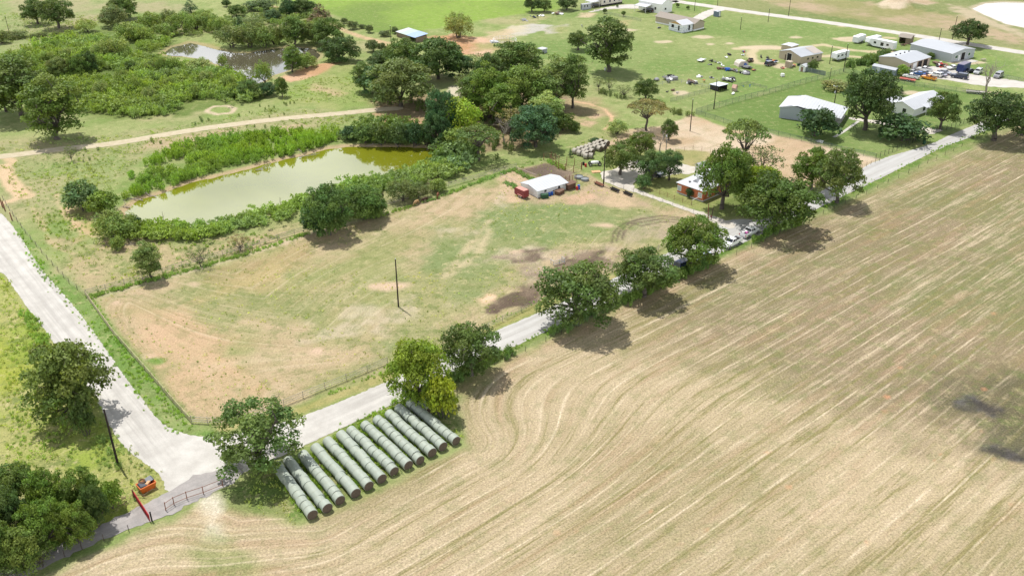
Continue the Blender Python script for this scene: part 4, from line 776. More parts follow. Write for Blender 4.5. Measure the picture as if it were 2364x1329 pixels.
scatter('road_oak_undergrowth', np.concatenate([along_line([[(1010,895),(1100,850),(1180,815)]], 5, 1.2, 52), along_line([[(1270,770),(1340,740),(1420,705),(1480,680),(1560,645),(1640,605)]], 5, 1.3, 53), along_line([[(1740,560),(1800,532),(1850,510)]], 4, 1.2, 54)]), (.09,.14,.038), WAND, .5, .95, 55)
scatter('workshop_hedge', along_line([[(1955,158),(1990,148),(2020,138),(2050,122)], [(2000,152),(2030,140)]], 2.2, 2.2, 56), (.075,.11,.045), WAND, .7, 1.2, 56)
scatter('wood_undergrowth', fill([[(880,240),(1000,235),(1080,250),(1200,230),(1310,250),(1300,310),(1240,345),(1130,370),(1050,365),(1000,320),(960,255)]], .16, 57, (.1, .42)), (.06,.085,.03), WAND, .6, 1.2, 57)
scatter('fence_line_brush', along_line([[(1380,212),(1440,230),(1500,240),(1560,262),(1600,268)]], 1.6, 1.4, 58, .42), (.085,.11,.05), WAND, .5, 1.0, 58)

scatter('pasture_grass', fill([[(0,380),(0,330),(300,310),(640,250),(860,265),(780,300),(640,300),(330,350),(270,430),(230,520),(280,570),(560,560),(720,520),(560,590),(215,680),(100,560)], [(0,30),(300,40),(200,60),(60,110),(0,140)], [(640,235),(700,180),(830,150),(860,240)]], .55, 61, (.09, .40)), (.17,.21,.085), TUFT, .6, 1.5, 61, .3)
scatter('paddock_grass', fill([PAST], .40, 62, (.07, .48)), (.25,.275,.125), TUFT, .35, .85, 62, .3)
scatter('field_edge_grass', fill([[(0,640),(130,800),(240,950),(270,1010),(380,1090),(330,1160),(170,1240),(0,1310)], [(560,1110),(700,1040),(960,915),(1070,1010),(735,1185),(690,1210),(520,1150)]], 1.1, 63, (.12, .40)), (.19,.23,.07), TUFT, .6, 1.4, 63, .3)
# ------------------------------------------------------------------ buildings
class Bld:                                       # footprint from three ground points: near corner A, along B, across C
    def __init__(s, name, A, B, Cc, label, cat='building', L=None, Wd=None):
        a, b, c = G(*A), G(*B), G(*Cc); ex = (b-a).normalized(); s.L = L or (b-a).length
        ey = Vector((-ex.y, ex.x, 0)); s.sg = 1 if ey.dot(c-a) > 0 else -1; s.W = Wd or abs(ey.dot(c-a))
        ce = a + ex*s.L/2 + ey*s.sg*s.W/2; s.root = empty(name, ce, math.atan2(ex.y, ex.x), label, cat)
    def P(s, a, b, z): return Vector((a - s.L/2, s.sg*(b - s.W/2), z))
    def box(s, nm, a0, a1, b0, b1, z0, z1, mat, parent=None):
        m = MB(); q = [s.P(a, b, z) for z in (z0, z1) for a, b in ((a0,b0),(a1,b0),(a1,b1),(a0,b1))]
        m.add(q, [(3,2,1,0),(4,5,6,7),(0,1,5,4),(1,2,6,5),(2,3,7,6),(3,0,4,7)]); return m.build(nm, mat, parent or s.root)
    def poly(s, nm, faces, mat, th=0.0, parent=None):    # list of polygons of (a,b,z); th thickens downward
        m = MB()
        for f in faces:
            q = [s.P(*p) for p in f]; n = len(q)
            if th: m.add(q + [p - Vector((0,0,th)) for p in q], [tuple(range(n)), tuple(range(2*n-1,n-1,-1))] + [(i, n+i, n+(i+1)%n, (i+1)%n) for i in range(n)])
            else: m.add(q, [tuple(range(n))])
        return m.build(nm, mat, parent or s.root)
    def walls(s, h0, h1=None, hr=None, rf=.5, ax='a', mat=WHITEP, a0=0, a1=None, b0=0, b1=None, nm='wall'):
        # ax: direction of the ridge; h0 eave at the low side of the other axis, h1 eave at its far side, hr ridge at fraction rf
        a1 = s.L if a1 is None else a1; b1 = s.W if b1 is None else b1; h1 = h0 if h1 is None else h1; hr = hr or h0; F_ = []
        if ax == 'a':
            m_ = b0 + (b1-b0)*rf; F_ = [[(a0,b0,0),(a1,b0,0),(a1,b0,h0),(a0,b0,h0)], [(a0,b1,0),(a1,b1,0),(a1,b1,h1),(a0,b1,h1)]] + [[(a,b0,0),(a,b1,0),(a,b1,h1),(a,m_,hr),(a,b0,h0)] for a in (a0, a1)]
        else:
            m_ = a0 + (a1-a0)*rf; F_ = [[(a0,b0,0),(a0,b1,0),(a0,b1,h0),(a0,b0,h0)], [(a1,b0,0),(a1,b1,0),(a1,b1,h1),(a1,b0,h1)]] + [[(a0,b,0),(a1,b,0),(a1,b,h1),(m_,b,hr),(a0,b,h0)] for b in (b0, b1)]
        return s.poly(nm, F_, mat)
    def roof(s, h0, h1=None, hr=None, rf=.5, ax='a', mat=WHITE_M, o=.35, a0=0, a1=None, b0=0, b1=None, nm='roof', up=.06, th=.1):
        a1 = s.L if a1 is None else a1; b1 = s.W if b1 is None else b1; h1 = h0 if h1 is None else h1; hr = hr or h0; z = up
        if ax == 'a':
            m_ = b0 + (b1-b0)*rf; k0 = (hr-h0)/max(.01, m_-b0); k1 = (hr-h1)/max(.01, b1-m_)
            F_ = [[(a0-o,b0-o,h0-k0*o+z),(a1+o,b0-o,h0-k0*o+z),(a1+o,m_,hr+z),(a0-o,m_,hr+z)], [(a0-o,m_,hr+z),(a1+o,m_,hr+z),(a1+o,b1+o,h1-k1*o+z),(a0-o,b1+o,h1-k1*o+z)]]
        else:
            m_ = a0 + (a1-a0)*rf; k0 = (hr-h0)/max(.01, m_-a0); k1 = (hr-h1)/max(.01, a1-m_)
            F_ = [[(a0-o,b0-o,h0-k0*o+z),(m_,b0-o,hr+z),(m_,b1+o,hr+z),(a0-o,b1+o,h0-k0*o+z)], [(m_,b0-o,hr+z),(a1+o,b0-o,h1-k1*o+z),(a1+o,b1+o,h1-k1*o+z),(m_,b1+o,hr+z)]]
        return s.poly(nm, F_, mat, th)
    def opening(s, nm, side, p0, p1, z0, z1, mat=GLASS, frame=None, at=None):   # side 'b0','b1','a0','a1'
        e = .05
        def bx(n_, q0, q1, y0, y1, off, m_, par):
            if side[0] == 'b':
                c = (0 if side == 'b0' else s.W) if at is None else at; d = -off if side == 'b0' else off
                return s.box(n_, q0, q1, min(c-d*.2, c+d), max(c-d*.2, c+d), y0, y1, m_, par)
            c = (0 if side == 'a0' else s.L) if at is None else at; d = -off if side == 'a0' else off
            return s.box(n_, min(c-d*.2, c+d), max(c-d*.2, c+d), q0, q1, y0, y1, m_, par)
        w_ = bx(nm, p0, p1, z0, z1, e, mat, None)
        if frame:
            f = .1
            for i, (q0, q1, y0, y1) in enumerate(((p0-f,p0,z0-f,z1+f),(p1,p1+f,z0-f,z1+f),(p0,p1,z1,z1+f),(p0,p1,z0-f,z0))):
                if i == 0: m0 = bx('frame', q0, q1, y0, y1, e*1.5, frame, w_)
                else:
                    m1 = bx('tmp', q0, q1, y0, y1, e*1.5, frame, w_); a_, b_ = m0.data, m1.data; n0 = len(a_.vertices)
                    vs = [v.co[:] for v in a_.vertices] + [v.co[:] for v in b_.vertices]; fs = [list(p.vertices) for p in a_.polygons] + [[n0+k for k in p.vertices] for p in b_.polygons]
                    bpy.data.objects.remove(m1); a_.clear_geometry(); a_.from_pydata(vs, [], fs); a_.update()
        return w_
    def post(s, a, b, h, r=.09, mat=PIPE, nm='post', base=0):
        m = MB(); m.tube(s.P(a, b, base), s.P(a, b, h), r, r, 6); return m.build(nm, mat, s.root)
TANW = M('tan_metal_siding', (.43,.36,.27), .6, .08, .5, wave=('X', 3, .25), stain=(.33,.25,.17,.62,.5)); GREYW = M('grey_metal_siding', (.33,.36,.40), .55, .08, .5, wave=('X', 3, .2)); PALEW = M('pale_grey_siding', (.40,.42,.445), .6, .08, .5, wave=('X', 3, .2))
BRICK = M('red_brick', (.44,.135,.06), .9, .25, 3, wave=('Z', 9, .3)); BROWNR = M('brown_shingles', (.27,.235,.20), .9, .2, 2); BROWNW = M('brown_board_wall', (.13,.07,.045), .9, .3, 2, wave=('X', 5, .3)); OSB = M('bare_sheathing_board', (.50,.31,.13), .85, .25, 2)
CONC = M('concrete_slab', (.45,.43,.39), .9, .12, 1); GREENR = M('dull_green_roof', (.36,.43,.39), .5, .1, .5, wave=('X', 1.1, .2)); BLUER = M('blue_metal_roof', (.27,.37,.56), .45, .12, .5, wave=('X', 1.1, .2)); DGREEN = M('green_paint', (.02,.075,.035), .6, .3, 2); NAVY = M('navy_panels', (.02,.035,.12), .4, .15, 1); BLUEP = M('blue_plastic', (.02,.10,.42), .45, .2, 2); ORANGE = M('orange_rusted_paint', (.56,.13,.02), .6, .2, 2, stain=(.22,.06,.02,.58,.8)); REDP_ = M('red_plastic', (.42,.02,.02), .5, .2, 2); GREENW = M('window_green', (.04,.10,.06), .2, .2, 1); TARP = M('blue_tarp', (.03,.12,.45), .6, .3, 1.5)

b = Bld('barn', (1241,457), (1309,437), (1213,435), 'low white barn with a white metal roof beside the red horse trailer')
b.walls(1.9, 1.9, 2.55, ax='a', mat=WHITEP); b.roof(1.9, 1.9, 2.55, ax='a', o=.3)
b.opening('window', 'b0', b.L*.22, b.L*.22+.7, 1.0, 1.6, GLASS, WHITEP); b.opening('window', 'b0', b.L*.68, b.L*.68+.7, 1.0, 1.6, GLASS, WHITEP); b.opening('door', 'b0', b.L*.84, b.L*.84+1.1, .1, 1.7, M('grey_door', (.5,.5,.49), .6, .1)); b.opening('vent', 'a0', b.W*.5-.7, b.W*.5+.5, 1.95, 2.2, M('grey_door', (.5,.5,.49)))
b = Bld('brick_house', (1622,466), (1716,424), (1556,448), 'red brick house with a white metal hip roof half hidden by oaks'); h0, hr, o = 2.9, 4.5, .35; L_, W_ = b.L, b.W
b.walls(h0, h0, h0, mat=BRICK); q = W_/2
b.poly('roof', [[(-o,-o,h0),(L_+o,-o,h0),(L_-q,q,hr),(q,q,hr)], [(L_+o,-o,h0),(L_+o,W_+o,h0),(L_-q,q,hr)], [(L_+o,W_+o,h0),(-o,W_+o,h0),(q,q,hr),(L_-q,q,hr)], [(-o,W_+o,h0),(-o,-o,h0),(q,q,hr)]], WHITE_M, .12)
b.poly('roof_vent', [[(q*.42,q-1.3,hr-1.25),(q*.42,q+1.3,hr-1.25),(q*.42,q,hr-.12)], [(q*.42,q-1.3,hr-1.25),(q*.42,q,hr-.12),(q*1.02,q,hr+.02)], [(q*.42,q+1.3,hr-1.25),(q*.42,q,hr-.12),(q*1.02,q,hr+.02)]], GREY_M)
for p0, p1 in ((W_*.06, W_*.06+1.0), (W_*.86, W_*.86+1.0)): b.opening('window', 'a0', p0, p1, .9, 2.1, M('pale_window', (.42,.45,.47), .2, .1), WHITEP)
b.opening('window', 'b0', 2.0, 3.2, .9, 2.1, GLASS, WHITEP); b.opening('door', 'b0', 5.0, 6.0, .1, 2.2, M('dark_door', (.08,.05,.04)))
m = MB(); m.tube(b.P(q*.3, W_*.66, 3.1), b.P(q*.3, W_*.66, 3.6), .04); m.lathe([(.05,0),(.3,.1),(.34,.16)], 10, cx=b.P(q*.3, W_*.66, 0).x, cy=b.P(0, W_*.66, 0).y, cz=3.5); m.build('satellite_dish', M('dish_grey', (.1,.1,.1)), b.root)
b.box('foundation', -.08, L_+.08, -.08, W_+.08, 0, .35, CONC)
b = Bld('carport', (1614,403), (1636,397), (1608,397), 'white metal roofed garage behind the brick house'); b.walls(2.4, 2.4, 3.0, ax='a', mat=WHITEP); b.roof(2.4, 2.4, 3.0, ax='a')
b = Bld('metal_barn', (1798,272), (1936,292), (1860,254), 'grey walled metal barn with a white roof and open carport bay'); L_, W_ = b.L, b.W
b.walls(3.6, 2.9, 4.5, .30, 'b', GREYW, a1=L_*.62); b.roof(3.6, 2.6, 4.6, .28, 'b', WHITE_M, .4)
for a in (L_*.8, L_*.99): [b.post(a, q_, 2.95, .08, CHROME) for q_ in (W_*.02, W_*.5, W_*.98)]
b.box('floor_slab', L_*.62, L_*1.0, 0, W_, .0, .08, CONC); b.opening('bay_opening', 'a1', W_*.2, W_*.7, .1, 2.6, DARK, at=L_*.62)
b = Bld('white_roofed_house', (2106,271), (2174,245), (2041,261), 'pale house with a long white metal roof and front windows behind the broad dark tree'); L_, W_ = b.L, b.W
b.walls(2.7, 2.7, 4.2, ax='a', mat=WHITEP); b.roof(2.7, 2.7, 4.2, ax='a', o=.5)
for p0 in (L_*.32, L_*.62): b.opening('window', 'b0', p0, p0+1.5, .8, 2.3, GLASS, WHITEP)
b.opening('door', 'b0', L_*.48, L_*.48+1.0, .1, 2.2, M('dark_door', (.08,.05,.04))); b.opening('window', 'a0', W_*.3, W_*.3+1.2, .9, 2.1, GLASS, WHITEP)
b.poly('porch_roof', [[(L_*.28,-1.6,2.4),(L_*.78,-1.6,2.4),(L_*.78,.6,2.95),(L_*.28,.6,2.95)]], WHITE_M, .08); b.post(L_*.29, -1.5, 2.4, .07, WHITEP); b.post(L_*.77, -1.5, 2.4, .07, WHITEP)
b = Bld('carport', (2030,262), (2084,246), (2008,252), 'low white roofed carport joined to the left of the white roofed house'); b.walls(2.3, 2.3, 3.0, ax='a', mat=PALEW, a0=b.L*.35); b.roof(2.3, 2.3, 3.0, ax='a'); [b.post(.2, q_, 2.3, .07, CHROME) for q_ in (.2, b.W-.2)]
b = Bld('metal_shop', (2194,145), (2247,133), (2095,122), 'largest grey metal shop with pale low roof near the back road'); L_, W_ = b.L, b.W
b.walls(3.3, 3.3, 4.3, ax='b', mat=PALEW); b.roof(3.3, 3.3, 4.3, ax='b', mat=GREY_M, o=.2)
b.opening('bay_door', 'b0', L_*.42, L_*.58, .05, 2.9, DARK, WHITEP); b.opening('window', 'b0', L_*.16, L_*.27, 1.2, 2.3, GREENW, WHITEP); b.opening('window', 'b0', L_*.72, L_*.81, 1.2, 2.3, GREENW, WHITEP); b.opening('door', 'b0', L_*.31, L_*.37, .05, 2.2, WHITEP)
b.box('apron', L_*.2, L_*.75, -4.5, -.1, .02, .1, CONC)
b = Bld('workshop', (2096,166), (2145,151), (2033,148), 'tan metal workshop with a pale roof and open bays facing the parked cars'); L_, W_ = b.L, b.W
b.walls(3.1, 3.1, 4.2, ax='a', mat=TANW); b.roof(3.1, 3.1, 4.2, ax='a', mat=GREY_M, o=.2)
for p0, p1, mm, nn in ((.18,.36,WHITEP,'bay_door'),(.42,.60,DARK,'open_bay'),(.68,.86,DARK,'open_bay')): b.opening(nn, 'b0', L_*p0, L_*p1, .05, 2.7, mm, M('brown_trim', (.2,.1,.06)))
b.opening('window', 'b0', L_*.04, L_*.11, 1.2, 2.1, GLASS, M('brown_trim', (.2,.1,.06)))
for i in range(4): b.box('roof_vent', L_*(.2+.2*i), L_*(.2+.2*i)+.4, W_*.6, W_*.6+.4, 3.9, 4.35, DARK)
b = Bld('storage_shed', (2064,177), (2074,173), (2006,168), 'long blue-grey storage shed in front of the tan workshop'); L_, W_ = b.L, b.W
b.walls(2.2, 2.2, 2.7, ax='b', mat=M('blue_grey_siding', (.21,.25,.29), .6, .1, 1, wave=('Y', 4, .2))); b.roof(2.2, 2.2, 2.7, ax='b', mat=GREY_M, o=.15); b.opening('window', 'a0', W_*.68, W_*.78, 1.0, 1.9, M('pale_window', (.42,.45,.47)), WHITEP)
b = Bld('wooden_shed', (2099,103), (2108,98), (2071,101), 'brown open-fronted wooden shed left of the largest grey shop'); L_, W_ = b.L, b.W
b.poly('wall', [[(L_,0,0),(L_,W_,0),(L_,W_,3.0),(L_,0,3.0)], [(0,0,0),(L_,0,0),(L_,0,3.0),(0,0,2.6)], [(0,W_,0),(L_,W_,0),(L_,W_,3.0),(0,W_,2.6)], [(0,0,0),(0,W_*.4,0),(0,W_*.4,2.6),(0,0,2.6)]], M('grey_brown_boards', (.22,.17,.12), .9, .3, 2)); b.roof(2.6, 2.9, 3.3, .4, 'b', BROWNR, .5); b.post(0, W_*.95, 2.6, .1, WOOD)
b = Bld('metal_barn', (1847,149), (1896,139), (1780,138), 'tan metal barn with open dark bay and pale patched roof beside scattered junk'); L_, W_ = b.L, b.W
b.walls(2.8, 2.8, 4.2, .5, 'a', TANW); b.roof(2.8, 2.8, 4.2, .5, 'a', GREY_M, .25); b.poly('roof_patch', [[(L_*.62,W_*.02,3.0),(L_+.2,W_*.02,3.0),(L_+.2,W_*.46,4.24),(L_*.62,W_*.46,4.24)]], M('brown_patched_roof', (.40,.35,.31), .7, .15, 1), .02)
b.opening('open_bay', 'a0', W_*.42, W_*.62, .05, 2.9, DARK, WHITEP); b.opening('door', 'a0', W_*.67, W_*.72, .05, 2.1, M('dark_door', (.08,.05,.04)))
for p0 in (.3, .52, .75): b.opening('window', 'b0', L_*p0, L_*p0+.9, 1.2, 1.9, GLASS, TANW)
b = Bld('lean_to', (1826,119), (1842,114), (1797,116), 'small white-roofed lean-to behind the tan metal barn'); b.walls(1.8, 1.8, 2.0, ax='a', mat=TANW); b.roof(1.8, 1.8, 2.0, ax='a', o=.2)
b = Bld('storage_box', (1822,158), (1829,156), (1809,156), 'tan storage box in front of the open bay', 'shed'); b.walls(2.2, 2.2, 2.3, mat=TANW); b.roof(2.2, 2.2, 2.3, mat=TANW, o=.08, nm='lid'); b.opening('door', 'a0', .3, b.W-.3, .1, 2.0, M('tan_door', (.38,.31,.23)))
b = Bld('garden_shed', (1857,167), (1865,163), (1843,165), 'little white garden shed at the end of the board fence', 'shed'); b.walls(1.9, 1.9, 2.5, mat=WHITEP); b.roof(1.9, 1.9, 2.5, o=.2); b.opening('door', 'a0', b.W*.3, b.W*.7, .05, 1.7, M('brown_door', (.24,.15,.11)))
WRAP = NT('house_wrap'); oc = WRAP.n('ShaderNodeTexCoord').outputs['Object']; vo = WRAP.n('ShaderNodeTexBrick'); vo.inputs['Scale'].default_value = .8; vo.inputs['Mortar Size'].default_value = .0; vo.inputs['Color1'].default_value = (.74,.75,.77,1); vo.inputs['Color2'].default_value = (.16,.22,.34,1); vo.inputs['Bias'].default_value = -.45
mpw = WRAP.n('ShaderNodeMapping'); mpw.inputs['Rotation'].default_value = (R(90), 0, 0); WRAP.l(oc, mpw.inputs['Vector']); WRAP.l(mpw.outputs[0], vo.inputs['Vector']); WRAP.l(vo.outputs['Color'], WRAP.b.inputs['Base Color']); WRAP.b.inputs['Roughness'].default_value = .6
b = Bld('unfinished_house', (1574,77), (1598,72), (1540,70), 'unfinished house wing wrapped in white sheeting on blocks'); L_, W_ = b.L, b.W
b.walls(3.2, 3.2, 4.4, ax='a', mat=WRAP.mat); b.box('footing', .4, L_-.4, .4, W_-.4, 0, .6, DARK); b.roof(3.2, 3.2, 4.4, ax='a', mat=WHITE_M, o=.3)
b.poly('gable', [[(-.06,.1,3.2),(-.06,W_-.1,3.2),(-.06,W_*.5,4.35)]], OSB); b.opening('window', 'a0', W_*.62, W_*.8, 1.4, 2.7, DARK); b.opening('door', 'a0', W_*.2, W_*.3, .7, 2.7, DARK); b.opening('door', 'b0', L_*.6, L_*.75, .7, 2.7, DARK)
b = Bld('tan_house', (1601,72), (1625,66), (1537,62), 'long tan house with brown shingles behind the wrapped wing', Wd=21); L_, W_ = b.L, b.W
b.walls(2.9, 2.9, 4.3, ax='b', mat=M('tan_lap_siding', (.40,.34,.26), .7, .06, 1, wave=('Z', 5, .2))); b.roof(2.9, 2.9, 4.3, ax='b', mat=BROWNR, o=.4); b.box('skirting', -.04, L_+.04, -.04, W_, 0, .55, WHITEP); b.opening('window', 'a0', 1.0, 1.8, 1.2, 2.2, GLASS, WHITEP)
b = Bld('white_barn_house', (1526,33), (1551,27), (1468,24), 'tall white barn house with a small porch roof at the top edge'); L_, W_ = b.L, b.W
b.walls(4.3, 4.3, 6.4, ax='b', mat=WHITEP); b.roof(4.3, 4.3, 6.4, ax='b', o=.2)
for p0 in (.22, .62): b.opening('window', 'a0', W_*p0, W_*p0+1.0, 1.4, 2.6, GLASS, WHITEP)
b.opening('window', 'b0', L_*.3, L_*.45, 1.4, 2.4, GLASS, WHITEP); b.poly('porch_roof', [[(-4.2,W_*.42,2.8),(.1,W_*.42,3.4),(.1,W_*.95,3.4),(-4.2,W_*.95,2.8)]], WHITE_M, .1); b.post(-4.0, W_*.44, 2.8, .1, WHITEP); b.post(-4.0, W_*.93, 2.8, .1, WHITEP)
b = Bld('mobile_home', (1388,16), (1436,8), (1380,9), 'long cream mobile home cut by the top edge'); L_, W_ = b.L, b.W
b.walls(3.3, 3.3, 4.2, ax='a', mat=M('cream_siding', (.62,.57,.48), .6, .06)); b.roof(3.3, 3.3, 4.2, ax='a', mat=GREY_M); b.box('skirting', -.05, L_+.05, -.05, W_, 0, .7, DARK); [b.opening('window', 'b0', L_*p, L_*p+1.1, 1.5, 2.6, GLASS, WHITEP) for p in (.1, .36, .58, .8)]
b = Bld('grey_shed', (1343,24), (1364,21), (1327,25), 'low grey and white shed with a flat white roof left of the mobile home'); b.walls(2.6, 2.6, 2.8, ax='a', mat=PALEW); b.roof(2.6, 2.6, 2.8, ax='a', o=.2); [b.opening('window', 'b0', b.L*p, b.L*p+.7, 1.0, 2.1, GLASS, WHITEP) for p in (.25, .55)]; b.opening('open_bay', 'a0', .6, b.W*.5, .05, 2.2, M('slate_panel', (.13,.17,.21)))
b = Bld('carport', (1366,20), (1384,17), (1362,14), 'white flat carport between the grey shed and the mobile home'); b.roof(2.7, 2.7, 2.8, ax='a', o=.1); [b.post(a, q_, 2.7, .08, WHITEP) for a in (.1, b.L-.1) for q_ in (.1, b.W-.1)]
b = Bld('livestock_shed', (960,99), (986,94), (914,85), 'long open livestock shed with blue, green and white roof sheets'); L_, W_ = b.L, b.W
b.poly('wall', [[(0,0,0),(L_,0,0),(L_,0,2.2),(0,0,2.0)], [(L_,0,0),(L_,W_,0),(L_,W_,2.3),(L_,0,2.2)], [(0,W_*.3,0),(0,W_,0),(0,W_,2.0),(0,W_*.3,2.0)]], M('grey_brown_boards', (.22,.17,.12))); [b.post(0, W_*k_/6, 2.0, .09, WOOD) for k_ in (0, 1, 2)]
for f0, f1, mm, s_ in ((0,.45,BLUER,'faded blue roof sheet'),(.45,.8,GREENR,'dull green roof sheet'),(.8,1,WHITE_M,'rear white roof sheet')): tag(b.poly('roof', [[(-.5,W_*f0-(.3 if f0==0 else 0),2.1),(L_+.5,W_*f0-(.3 if f0==0 else 0),2.8),(L_+.5,W_*f1,2.8),(-.5,W_*f1,2.1)]], mm, .07), s_)
b = Bld('animal_shelter', (1252,125), (1263,122), (1245,121), 'tiny white three-sided animal shelter on the green lawn', 'shed'); L_, W_ = b.L, b.W
b.poly('wall', [[(L_,0,0),(L_,W_,0),(L_,W_,1.6),(L_,0,1.6)], [(L_*.4,0,0),(L_,0,0),(L_,0,1.6),(L_*.4,0,1.6)]], PALEW); b.roof(1.7, 1.7, 1.75, mat=WHITE_M, o=.2); [b.post(.05, q_, 1.7, .05, CHROME) for q_ in (.1, W_-.1)]
b = Bld('animal_shed', (1658,212), (1678,207), (1638,206), 'open black animal shed with a pale sloping roof in the pen', 'shed'); L_, W_ = b.L, b.W
b.poly('wall', [[(0,0,0),(0,W_,0),(0,W_,1.7),(0,0,1.9)], [(0,W_,0),(L_,W_,0),(L_,W_,1.7),(0,W_,1.7)], [(L_,0,0),(L_,W_,0),(L_,W_,1.7),(L_,0,1.9)]], M('black_boards', (.035,.035,.04), .8, .3, 2)); b.roof(1.95, 1.7, 1.96, .02, 'a', M('pale_blue_roof', (.50,.55,.60), .5, .1), .3); [b.post(L_*k_/4, .02, 1.9, .06, DARK) for k_ in range(5)]
b = Bld('playhouse', (1697,212), (1702,210), (1687,211), 'small tan playhouse with a pink and green roof right of the black animal shed', 'playhouse'); b.walls(1.3, 1.3, 2.2, ax='b', mat=TANW); b.roof(1.3, 1.3, 2.2, ax='b', mat=M('faded_pink_roof', (.48,.30,.23), .7, .3, 2), o=.15)
b = Bld('pen_shed', (1311,440), (1329,434), (1301,436), 'brown board pen with a low slatted roof against the white barn', 'pen'); b.walls(1.6, 1.6, 1.6, mat=BROWNW); b.roof(1.6, 1.6, 1.75, mat=M('brown_slats', (.16,.095,.065), .9, .3, 2, wave=('X', 4, .4)), o=.25)
b = Bld('pen_shed', (1290,452), (1303,445), (1280,447), 'smaller low brown pen box left of the other board pen', 'pen'); b.walls(.9, .9, .9, mat=BROWNW); b.roof(.9, .9, 1.0, mat=M('brown_slats', (.16,.095,.065)), o=.1)
b = Bld('utility_cabinet', (1656,40), (1663,38), (1651,37), 'small dark grey utility shed at the gravel spur', 'shed'); b.walls(2.3, 2.3, 2.4, mat=M('slate_panel', (.13,.17,.21))); b.roof(2.3, 2.3, 2.4, mat=GREY_M, o=.1); b.opening('door', 'b0', b.L*.5, b.L*.8, .1, 2.0, WHITEP)

# ------------------------------------------------------------------ hay bales
NETW = NT('net_wrap'); oc = NETW.n('ShaderNodeTexCoord').outputs['Object']; oi = NETW.n('ShaderNodeObjectInfo')
f = NETW.noise(oc, 3, 5, .7); c = NETW.mix(f, (.265,.30,.25), (.36,.395,.335)); c = NETW.mix(NETW.ramp(NETW.noise(oc, 1.2, 4), .55, .7, 0, .5), c, (.32,.29,.21)); wv = NETW.n('ShaderNodeTexWave', bands_direction='X'); wv.inputs['Scale'].default_value = 9.0; wv.inputs['Distortion'].default_value = 2.5; NETW.l(oc, wv.inputs['Vector'])
c = NETW.mix(NETW.math('MULTIPLY', wv.outputs['Fac'], .12), c, (.20,.225,.185)); c = NETW.mix(1, c, NETW.mix(oi.outputs['Random'], (.96,.96,.95), (1.04,1.035,1.02)), 'MULTIPLY'); NETW.l(c, NETW.b.inputs['Base Color']); NETW.b.inputs['Roughness'].default_value = .55; NETW.b.inputs['Specular IOR Level'].default_value = .35
CUT = M('hay_cut_end', (.105,.08,.058), .95, .45, 5, bump=.8); HAYM = M('dry_hay', (.40,.33,.22), .95, .3, 4, bump=.6)
def bale_meshes(r, l, tag_):
    w_, e_ = MB(), MB(); n = 22; prof = [(r*.955, -l/2), (r*.992, -l/2+.02), (r, -l/2+.06), (r, -l/2+.1), (r, l/2-.1), (r, l/2-.06), (r*.992, l/2-.02), (r*.955, l/2)]
    w_.lathe(prof, n, 0, 'x', 0, 0, r*.96)
    for sg in (-1, 1): e_.lathe([(r*.957, sg*(l/2-.01)), (r*.93, sg*(l/2+.03)), (r*.7, sg*(l/2+.07)), (.05, sg*(l/2+.08))], n, 0, 'x', 0, 0, r*.96)
    return w_.mesh('net_wrap' + tag_, NETW.mat, True), e_.mesh('cut_end' + tag_, CUT, True)
BW, BE = bale_meshes(.84, 1.26, '')
OLDW = M('weathered_bale_wrap', (.40,.37,.31), .9, .25, 2, stain=(.24,.19,.13,.5,.7), bump=.5); BW2 = BW.copy(); BW2.materials.clear(); BW2.materials.append(OLDW)
def bale(p, rz, label, group, open_end, roll, sc=1.0):
    BW_ = BW2 if 'pens' in group else BW
    if open_end:
        root = empty('round_bale', p, rz, label, 'hay bale', group); root.scale = (sc,)*3
        link('net_wrap', BW_, root); link('cut_end', BE, root)
    else:
        root = link('round_bale', BW_, None, p, rz); root.scale = (sc,)*3; tag(root, label, 'hay bale', group)
    return root
rows = [((640,1074),(721,1189)),((663,1062),(755,1173)),((697,1047),(786,1154)),((728,1031),(821,1138)),((755,1016),(853,1121)),((785,1002),(882,1104)),((809,991),(912,1087)),((841,979),(944,1074)),((871,967),(971,1062)),((897,953),(998,1045)),((919,940),(1024,1031)),((946,930),(1053,1018))]
for i, (a, e) in enumerate(rows):
    pa, pe = G(a[0], a[1], .8), G(e[0], e[1], .8); d = pe - pa; L_ = d.length; d.normalize(); n = round(L_ / 1.27); st = L_ / n; rz = math.atan2(d.y, d.x); side = Vector((-d.y, d.x, 0))
    for k_ in range(n):
        p = pe - d*(st*(k_+.5)) + side*random.uniform(-.09, .09); p.z = random.uniform(-.05, .03)
        bale(p, rz + random.uniform(-.03, .03), 'pale netted round bale, %s from the field end, %s row from the round oak' % (ordn(k_+1), ordn(i+1)), 'netted round bales in the bale yard', k_ == 0, 0, random.uniform(.97, 1.03))
pa, pe = G(958,922,.8), G(992,948,.8); d = (pe-pa).normalized()
for k_ in range(2): bale(pe - d*(.64+1.28*k_) + Vector((0,0,-.8)), math.atan2(d.y, d.x), 'shaded round bale under the yellow-green oak, %s of the short last row' % ('outer' if k_ == 0 else 'inner'), 'netted round bales in the bale yard', k_ == 0, 0)
q0, q1 = G(1330,356), G(1393,334); d = (q1-q0).normalized(); s_ = Vector((d.y, -d.x, 0)); rz = math.atan2(s_.y, s_.x); cnt = 0
for r_ in range(3):
    for k_ in range(8):
        if r_ == 2 and k_ in (6, 7, 3): continue
        p = q0 + d*(k_*(q1-q0).length/7 + random.uniform(-.2,.2)) + s_*(r_*1.75 - .6 + random.uniform(-.15,.15)); p.z = 0
        bale(p, rz + random.uniform(-.12,.12), 'weathered white bale in the pen-side stack, %s row, %s from the left' % (('back','middle','front')[r_], ordn(k_+1)), 'white bales stacked by the horse pens', r_ == 2 or k_ > 5, 0, .95)
